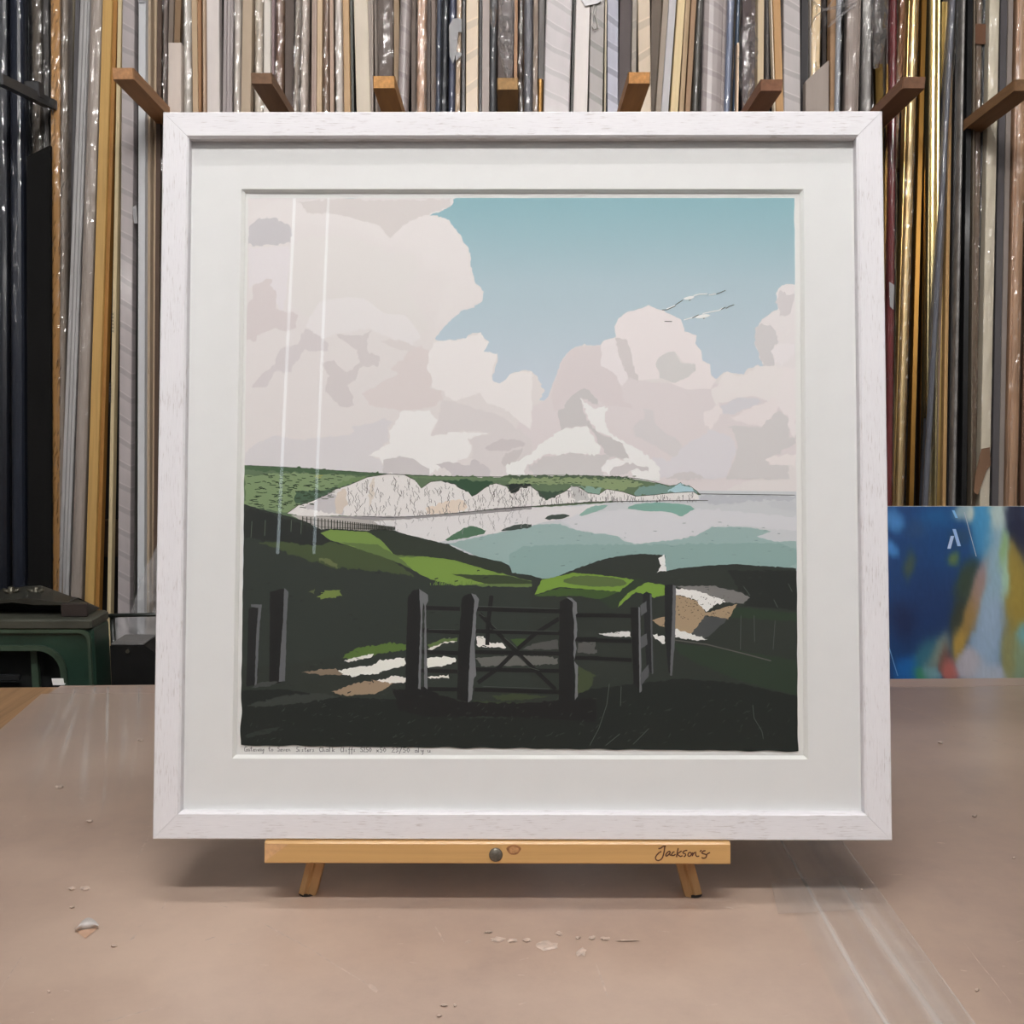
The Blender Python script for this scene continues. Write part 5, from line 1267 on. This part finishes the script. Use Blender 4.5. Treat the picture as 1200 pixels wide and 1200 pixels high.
for i, (xl_, xr_, xc1, y1, kind, col, prof, wrap, layer, topy, desc, short) in enumerate(MD):
    lay = layer * 0.034
    xc0 = (xl_ + xr_) / 2.0
    wpx = (xr_ - xl_) - 0.5
    dth = 0.026 if wpx > 6 else 0.02
    if prof in ('round',) and wpx > 8: dth = 0.030
    p0 = rp(xc0, 0, lay); p1 = rp(xc1, y1, lay)
    a_ = (p0 - p1).normalized()
    s0 = (PLINTH + 0.001 - p1.z) / a_.z
    bot = p1 + a_ * s0
    if topy is None: ztop = mr.uniform(2.5, 2.86)
    else:
        t_ = rp(xc0 + (xc1 - xc0) * (topy / y1), topy, lay); ztop = t_.z
    L = (ztop - bot.z) / a_.z
    zd = (p0 - CAM).dot(FW)
    W = wpx / 1200.0 * zd
    n_ = RN - a_ * RN.dot(a_); n_.normalize()
    w_ = a_.cross(n_) * -1
    if w_.x < 0: w_ = -w_
    # local frame: X = across, Y = back, Z = along
    M = Matrix(((w_.x, n_.x, a_.x, bot.x), (w_.y, n_.y, a_.y, bot.y), (w_.z, n_.z, a_.z, bot.z), (0, 0, 0, 1)))
    pr = PROFS[prof]; N = len(pr)
    flip = mr.random() < .4 and prof in ('step', 'cushion')
    m = MB(); rows = []
    ring = [((1 - u if flip else u) - .5, v) for u, v in pr]
    if flip: ring = ring[::-1]
    cut = 0.0
    if 'slanting cut' in desc: cut = .05
    for z in (0.0, L):
        rows.append([Vector((u * W, v * dth, z + (cut * (u - .5) if z > 0 else 0))) for u, v in ring])
    m.grid(rows, True, True, smooth=False)
    o = m.build('frame_moulding', mk_mat(kind, col, i), None)
    o.matrix_world = M
    l_, r_ = nbr[i]
    # label
    w1 = 'in clear plastic' if wrap and 'wrap' not in desc and 'plastic' not in desc and 'crinkl' not in desc else ''
    base = (desc + ' moulding').replace('roll-like moulding', 'roll of moulding').replace('board-like moulding', 'moulding')
    if 'roll in black' in desc or 'wrapped roll' in desc: base = desc
    if desc.endswith('slanting cut top') or desc.endswith('bundle') or 'clear plastic' in desc or 'tag' in desc or 'label' in desc or 'marks' in desc or 'picture edge' in desc or 'creases' in desc or 'glittering edge' in desc or 'band' in desc:
        base = desc if ('board' in desc or 'bundle' in desc or 'roll' in desc) else desc.replace(' with ', ' moulding with ', 1).replace(' behind ', ' moulding behind ', 1).replace(' in loose', ' moulding in loose').replace(' in torn', ' moulding in torn').replace(' at the', ' moulding at the')
        if 'moulding' not in base and not any(q in base for q in ('board', 'bundle', 'roll')): base += ' moulding'
    rel = ('between the %s and the %s' % (l_, r_)) if l_ and r_ else 'next to the %s' % (r_ or l_)
    lab = ('%s, %s' % (base, rel)).replace(',,', ',')
    while len(lab.split()) > 16:
        rel = 'beside the %s' % (l_ or r_); lab = ('%s, %s' % (base, rel)).replace(',,', ',')
        if len(lab.split()) > 16: lab = base
        break
    assert lab not in seen_labels, lab
    seen_labels.add(lab)
    tag(o, lab[0].lower() + lab[1:], 'moulding', 'mouldings standing in the rack', 'thing')
    LENS[short] = (o, M, W, dth, L)
    if wrap:
        m = MB(); nr = int(L / 0.009); K = 18; rows = []
        sd = i * 13.7; ex = .0026
        for j in range(nr + 1):
            z = L * j / nr; row = []
            pinch = 1.0
            for k in range(K):
                a = 2 * math.pi * k / K
                cx_, sy_ = math.cos(a), math.sin(a)
                # rounded box
                q = (abs(cx_) ** 4 + abs(sy_) ** 4) ** (-.25)
                nn = noise.noise(Vector((cx_ * 1.6 + sd, sy_ * 1.6, z * 14))) * .55 + noise.noise(Vector((cx_ * 3 + sd, sy_ * 3, z * 42))) * .6 + (0 if kind in 'dm' else .35 * noise.noise(Vector((cx_ * 6 + sd, sy_ * 6, z * 90))))
                rx = W / 2 + ex + .0022 * nn; ryy = dth / 2 + ex + .0034 * nn
                row.append(Vector((cx_ * q * rx * .985, dth / 2 + sy_ * q * ryy, z)))
            rows.append(row)
        m.grid(rows, True, False, smooth=kind in 'dm')
        m.build('plastic_wrap', WRAPD if kind in ('d', 'm') else WRAP, o)

def on_m(short, px, py, dy=-.001):
    """photo point -> local point on the front of a moulding"""
    o, M, W, d, L = LENS[short]; Mi = M.inverted(); oc = Mi @ CAM; r = Mi.to_3x3() @ ray(px, py); t = (dy - oc.y) / r.y
    return oc + r * t
def patch(short, name, pts, mat, label=None, dy=-.0035, th=0.0006):
    m = MB(); q = [on_m(short, x, y, dy) for x, y in pts]
    m.grid([q, [p + Vector((0, th, 0)) for p in q]], True, True, smooth=False)
    o = m.build(name, mat, LENS[short][0]); 
    if label: o['label'] = label
    return o
PAP = paint('label_paper', (0.33, 0.33, 0.34), 0.6, .12)
patch('slate-blue one', 'paper_label', [(526,30),(531,22),(537,21),(537,38),(535,60),(531,75),(527,66)], PAP, 'torn grey paper label')
patch('labelled tan one', 'paper_label', [(536.5,21),(541,22),(541,38),(536.5,37)], PAP, 'torn grey paper label', dy=-.008)
patch('labelled tan one', 'paper_label', [(534,60),(541,62),(541,65),(534,72)], PAP, dy=-.008)
patch('tagged white one', 'tag', [(680,-6),(704,-6),(705,1),(700,4),(686,7),(682,1)], paint('tag_white', (0.72, .72, .74), .5, .03), 'white cut-corner tag', dy=-.006)
m = MB(); q = [on_m('dark-striped one', x, y, -.006) for x, y in ((696,6),(694,20),(694,30),(697,35),(701,33),(700,26),(697,16),(699,8))]
m.tube(q, .0013, 6); m.build('tag_loop', paint('loop_plastic', (0.6, .58, .55), .3, .03), LENS['dark-striped one'][0])
patch('oxblood one', 'paper_label', [(1042,330),(1048,334),(1047,363),(1043,359)], PAP, 'small grey paper label')
patch('dark shiny one', 'brown_tape', [(1151,28),(1158.5,28),(1158,51),(1151,52)], paint('brown_tape', (0.16, .075, .04), .35, .1), 'band of brown tape', dy=-.005)
patch('tape-banded one', 'brown_tape', [(1143,28),(1151,28),(1151,52),(1143,51)], paint('brown_tape', (0.16, .075, .04), .35, .1), 'band of brown tape', dy=-.005)
patch('ivory one', 'brown_tape', [(1150,526),(1160,524),(1161,545),(1156,552),(1146,580),(1141,576),(1143,556)], paint('brown_tape2', (0.20, .11, .06), .45, .15), 'peeling scrap of brown tape', dy=-.008)
patch('lilac-grey taped one', 'tape_tag', [(155,243),(160,240),(161,262),(157,262)], PAP, 'loose end of tape')
patch('blue-white one', 'tape_tag', [(162,-2),(170,-2),(170,3),(162,3)], PAP)
m = MB()
for y0 in (368, 450):
    for k in range(6):
        y = y0 + k * 4.0; x = 132.2 if y0 < 400 else 129.2
        for sgn in (1, -1):
            a1, b1 = on_m('marked cream one', x - 1.6, y - 1.4 * sgn, -.0012), on_m('marked cream one', x + 1.8, y + 1.4 * sgn, -.0012)
            m.quad([a1 + Vector((0, 0, .0006)), b1 + Vector((0, 0, .0006)), b1 - Vector((0, 0, .0006)), a1 - Vector((0, 0, .0006))])
m.build('pencil_marks', paint('pencil_grey', (0.12, .11, .11), .7, .05), LENS['marked cream one'][0], recalc=False)

# black leaning board among the wrapped rolls
def loose_board(name, pts, th, layer, mat, label, cat):
    q = [rp(x, y, layer) for x, y in pts]; c = q[0].copy(); m = MB()
    m.grid([[p - c for p in q], [p - c + RN * th for p in q]], True, True, smooth=False)
    o = m.build(name, mat, None); o.location = c; tag(o, label, cat); return o
zlow = 900
loose_board('black_board', [(34, 1010), (31, 184), (58.5, 170), (60, 1010)], .012, -.030, paint('matt_black_board', (0.006, .006, .006), .8, .1, spec=.15), 'tall matt black board with a sloping top beside the honey pine', 'board')

# crumpled loose plastic
CR = film('crumpled_film', 0.05, 0.10, haze=0.10, bump=0.9, bscale=70)
CR2 = film('thin_film', 0.02, 0.12, haze=0.05, bump=0.6, bscale=40)
def crumple(name, pts_l, pts_r, layer, amp, mat, label, nv=40, nu=10, cat='plastic film', hang=True):
    m = MB(); rows = []
    def interp(P_, t):
        s = t * (len(P_) - 1); k = min(len(P_) - 2, int(s)); f = s - k
        return P_[k][0] + (P_[k + 1][0] - P_[k][0]) * f, P_[k][1] + (P_[k + 1][1] - P_[k][1]) * f
    c = rp(*pts_l[0], layer)
    for j in range(nv + 1):
        t = j / nv; a = interp(pts_l, t); b = interp(pts_r, t); row = []
        for i in range(nu + 1):
            u = i / nu; x = a[0] + (b[0] - a[0]) * u; y = a[1] + (b[1] - a[1]) * u
            nz = noise.noise(Vector((x * .14, y * .10, len(label)))) + .6 * noise.noise(Vector((x * .35, y * .3, 5)))
            row.append(rp(x, y, layer - .012 * math.sin(math.pi * u)) - RN * amp * nz - c)
        rows.append(row)
    m.grid(rows); o = m.build(name, mat, None, recalc=False); o.location = c; tag(o, label, cat); return o
crumple('crumpled_plastic', [(585,-20),(585,20),(583,50),(588,75),(593,92)], [(602,-20),(604,20),(602,50),(601,80),(598,92)], -.012, .010, CR, 'crumpled hank of clear plastic hanging over the rack arm beside the thin copper moulding')
crumple('crumpled_plastic', [(571,-20),(573,10),(575,30)], [(583,-20),(583,20),(580,34)], -.010, .006, CR2, 'small loose flap of clear plastic at the top of the slate moulding')
crumple('plastic_film', [(869,30),(864,60),(866,100),(872,125)], [(888,26),(889,60),(884,90),(876,120)], -.010, .007, CR2, 'rounded flap of clear film over the smoky brown moulding')
crumple('plastic_film', [(1020,-20),(1022,30),(1022,60),(1024,80)], [(1038,-20),(1041,25),(1037,50),(1030,80)], -.010, .008, CR2, 'torn clear film hanging beside the creased silver moulding')
crumple('plastic_film', [(152,722),(162,690),(176,655),(192,625)], [(182,722),(188,690),(194,665),(200,640)], -.05, .012, film('hazy_film', .05, .12, haze=.28, bump=.6, bscale=30), 'hazy fold of clear plastic by the frame edge above the black box', 24, 10)
crumple('plastic_film', [(130,724),(130,740),(130,750)], [(192,722),(192,740),(192,762)], -.06, .006, film('hazy_film2', .05, .15, haze=.35, bump=.5, bscale=30), 'grey haze of plastic film lying over the black box', 10, 20)
# film ties between mouldings, upper side bay
tie = empty('film_tie', rp(985, 10, -.01)); tag(tie, 'twisted strands of clear film tied round the buttercream moulding', 'plastic film')
tl_ = Vector(tie.location)
for pts, rr in (([(948,35),(955,20),(966,11),(985,6),(998,2),(1006,-4)], .0016), ([(950,-2),(958,6),(967,12),(978,10),(1002,4)], .0018), ([(968,12),(975,2),(983,-8)], .0014), ([(970,32),(982,22),(996,10),(1004,2)], .0022), ([(972,28),(985,16),(1002,8)], .0012)):
    m = MB(); m.tube([rp(x, y, -.012) - tl_ for x, y in pts], rr, 6); m.build('strand', CR, tie)
m = MB(); rows = []
for j in range(9):
    rows.append([rp(966 + 34 * i / 10, (30 - 26 * i / 10) - j * (1.2 + .6 * i / 10) + 1.0 * math.sin(i * 2 + j), -.010 - .003 * math.sin(i * 1.7 + j)) - tl_ for i in range(11)])
m.grid(rows); m.build('film_flap', CR2, tie, recalc=False)
# horizontal dark rod behind the housing
a = on_y(118, 721.5, 2.17); b = on_y(215, 719.5, 2.17)
ROD = paint('rod_dark', (0.02, .025, .022), .35, .1)
rst = empty('rail_stand', (a.x, a.y, 0)); tag(rst, 'thin dark horizontal rail crossing in front of the cream moulding, above the black box', 'rail')
m = MB(); m.tube([Vector((0, 0, a.z)), b - Vector((a.x, a.y, 0))], .0042, 10); m.build('rail', ROD, rst)
for px_ in (0.02, (b - a).x - .02):
    m = MB(); m.tube([Vector((px_, .012, 0)), Vector((px_, .012, a.z))], .006, 8); m.build('post', ROD, rst)

# ------------------------------------------------------------------ room
def struct(o): o['kind'] = 'structure'; return o
def boxo(name, x0, x1, y0, y1, z0, z1, mat):
    m = MB(); c = Vector(((x0 + x1) / 2, (y0 + y1) / 2, z0)); m.box(x0 - c.x, x1 - c.x, y0 - c.y, y1 - c.y, 0, z1 - z0)
    o = m.build(name, mat, None); o.location = c; return struct(o)
CEIL = 4.2
boxo('floor', -3.6, 3.6, -3.4, 3.2, -.05, 0, paint('concrete_floor', (0.16, .15, .14), .7, .15, (3, 3, 3)))
boxo('ceiling', -3.6, 3.6, -3.4, 3.2, CEIL, CEIL + .05, paint('ceiling_grey', (0.30, .30, .30), .9, .05, (3, 3, 3)))
boxo('wall_back', -3.6, 3.6, 3.1, 3.15, 0, CEIL, paint('wall_dark', (0.035, .033, .032), .9, .1, (3, 3, 3)))
boxo('wall_left', -3.65, -3.6, -3.4, 3.15, 0, CEIL, paint('wall_side', (0.30, .29, .28), .9, .05, (3, 3, 3)))
boxo('wall_right', 3.6, 3.65, -3.4, 3.15, 0, CEIL, paint('wall_side', (0.30, .29, .28), .9, .05, (3, 3, 3)))
# front wall (behind the viewer) with two slit windows
WFm = paint('wall_front_paint', (0.12, .12, .125), .9, .05, (3, 3, 3))
slits = [(-1.352, -1.328), (-1.150, -1.128)]
m = MB(); segs = [(-3.6, slits[0][0]), (slits[0][1], slits[1][0]), (slits[1][1], 3.6)]
for a, b in segs: m.box(a, b, -.03, .03, 0, CEIL)
for a, b in slits: m.box(a, b, -.03, .03, 0, 1.85); m.box(a, b, -.03, .03, 4.0, CEIL)
o = m.build('wall_front', WFm); o.location = (0, -3.37, 0); struct(o)
LIT = emit('daylight_pane', (0.80, 0.93, 1.0), 3.4)
for k, (a, b) in enumerate(slits):
    m = MB(); m.box(a, b, -.004, .004, 1.85, 4.0); o = m.build('window_%d' % (k + 1), LIT); o.location = (0, -3.37, 0); struct(o)

# ------------------------------------------------------------------ lamps: twin-tube battens
def batten(x, y, L, s, label, z=2.84, gap=.07, rot=0):
    e = empty('ceiling_light', (x, y, z)); e.rotation_euler = (0, 0, rot); tag(e, label, 'ceiling light', 'fluorescent battens')
    hb = MB(); hb.box(-L / 2 - .03, L / 2 + .03, -.07, .07, .035, .075, .006); hb.build('housing', paint('batten_white', (0.75, .75, .75), .5, .02), e)
    for q in (-gap / 2, gap / 2):
        m = MB(); m.tube([Vector((-L / 2, q, 0)), Vector((L / 2, q, 0))], .014, 10)
        m.build('tube', emit('tube_%g' % s, (1.0, .962, .935), s), e)
        for ex_ in (-1, 1):
            m = MB(); m.box(ex_ * (L / 2 + .01) - .012, ex_ * (L / 2 + .01) + .012, q - .018, q + .018, -.018, .04, .003); m.build('lamp_holder', paint('holder', (0.7, .7, .7), .5, .02), e)
    for sx in (-.5, .5):
        m = MB(); m.tube([Vector((sx, 0, .075)), Vector((sx, 0, CEIL - z))], .006, 8); m.build('hanger', paint('hanger', (0.4, .4, .4), .5, .02), e)
    return e
batten(0.0, 0.65, 1.5, LB, 'twin-tube batten hanging over the middle of the work table', 3.6, .12)
batten(0.0, -0.40, 1.5, LF, 'twin-tube batten hanging above the viewer', 3.3)
batten(-2.7, -1.6, 2.2, LS, 'twin-tube batten hanging near the green housing side wall', 3.0, .07, R(90))
batten(2.7, -1.6, 2.2, LS, 'twin-tube batten hanging near the abstract canvas side wall', 3.0, .07, R(90))
w = bpy.data.worlds.new('world'); sc.world = w; w.use_nodes = True
w.node_tree.nodes['Background'].inputs[0].default_value = (.6, .65, .7, 1); w.node_tree.nodes['Background'].inputs[1].default_value = 0.02
sc.view_settings.view_transform = 'Standard'; sc.view_settings.look = 'None'
sc.view_settings.gamma = 1.0; sc.view_settings.exposure = EXPO; sc.view_settings.use_curve_mapping = False
sc.cycles.max_bounces = 8; sc.cycles.transparent_max_bounces = 24; sc.cycles.sample_clamp_indirect = 4.0
sc.cycles.caustics_reflective = False; sc.cycles.caustics_refractive = False
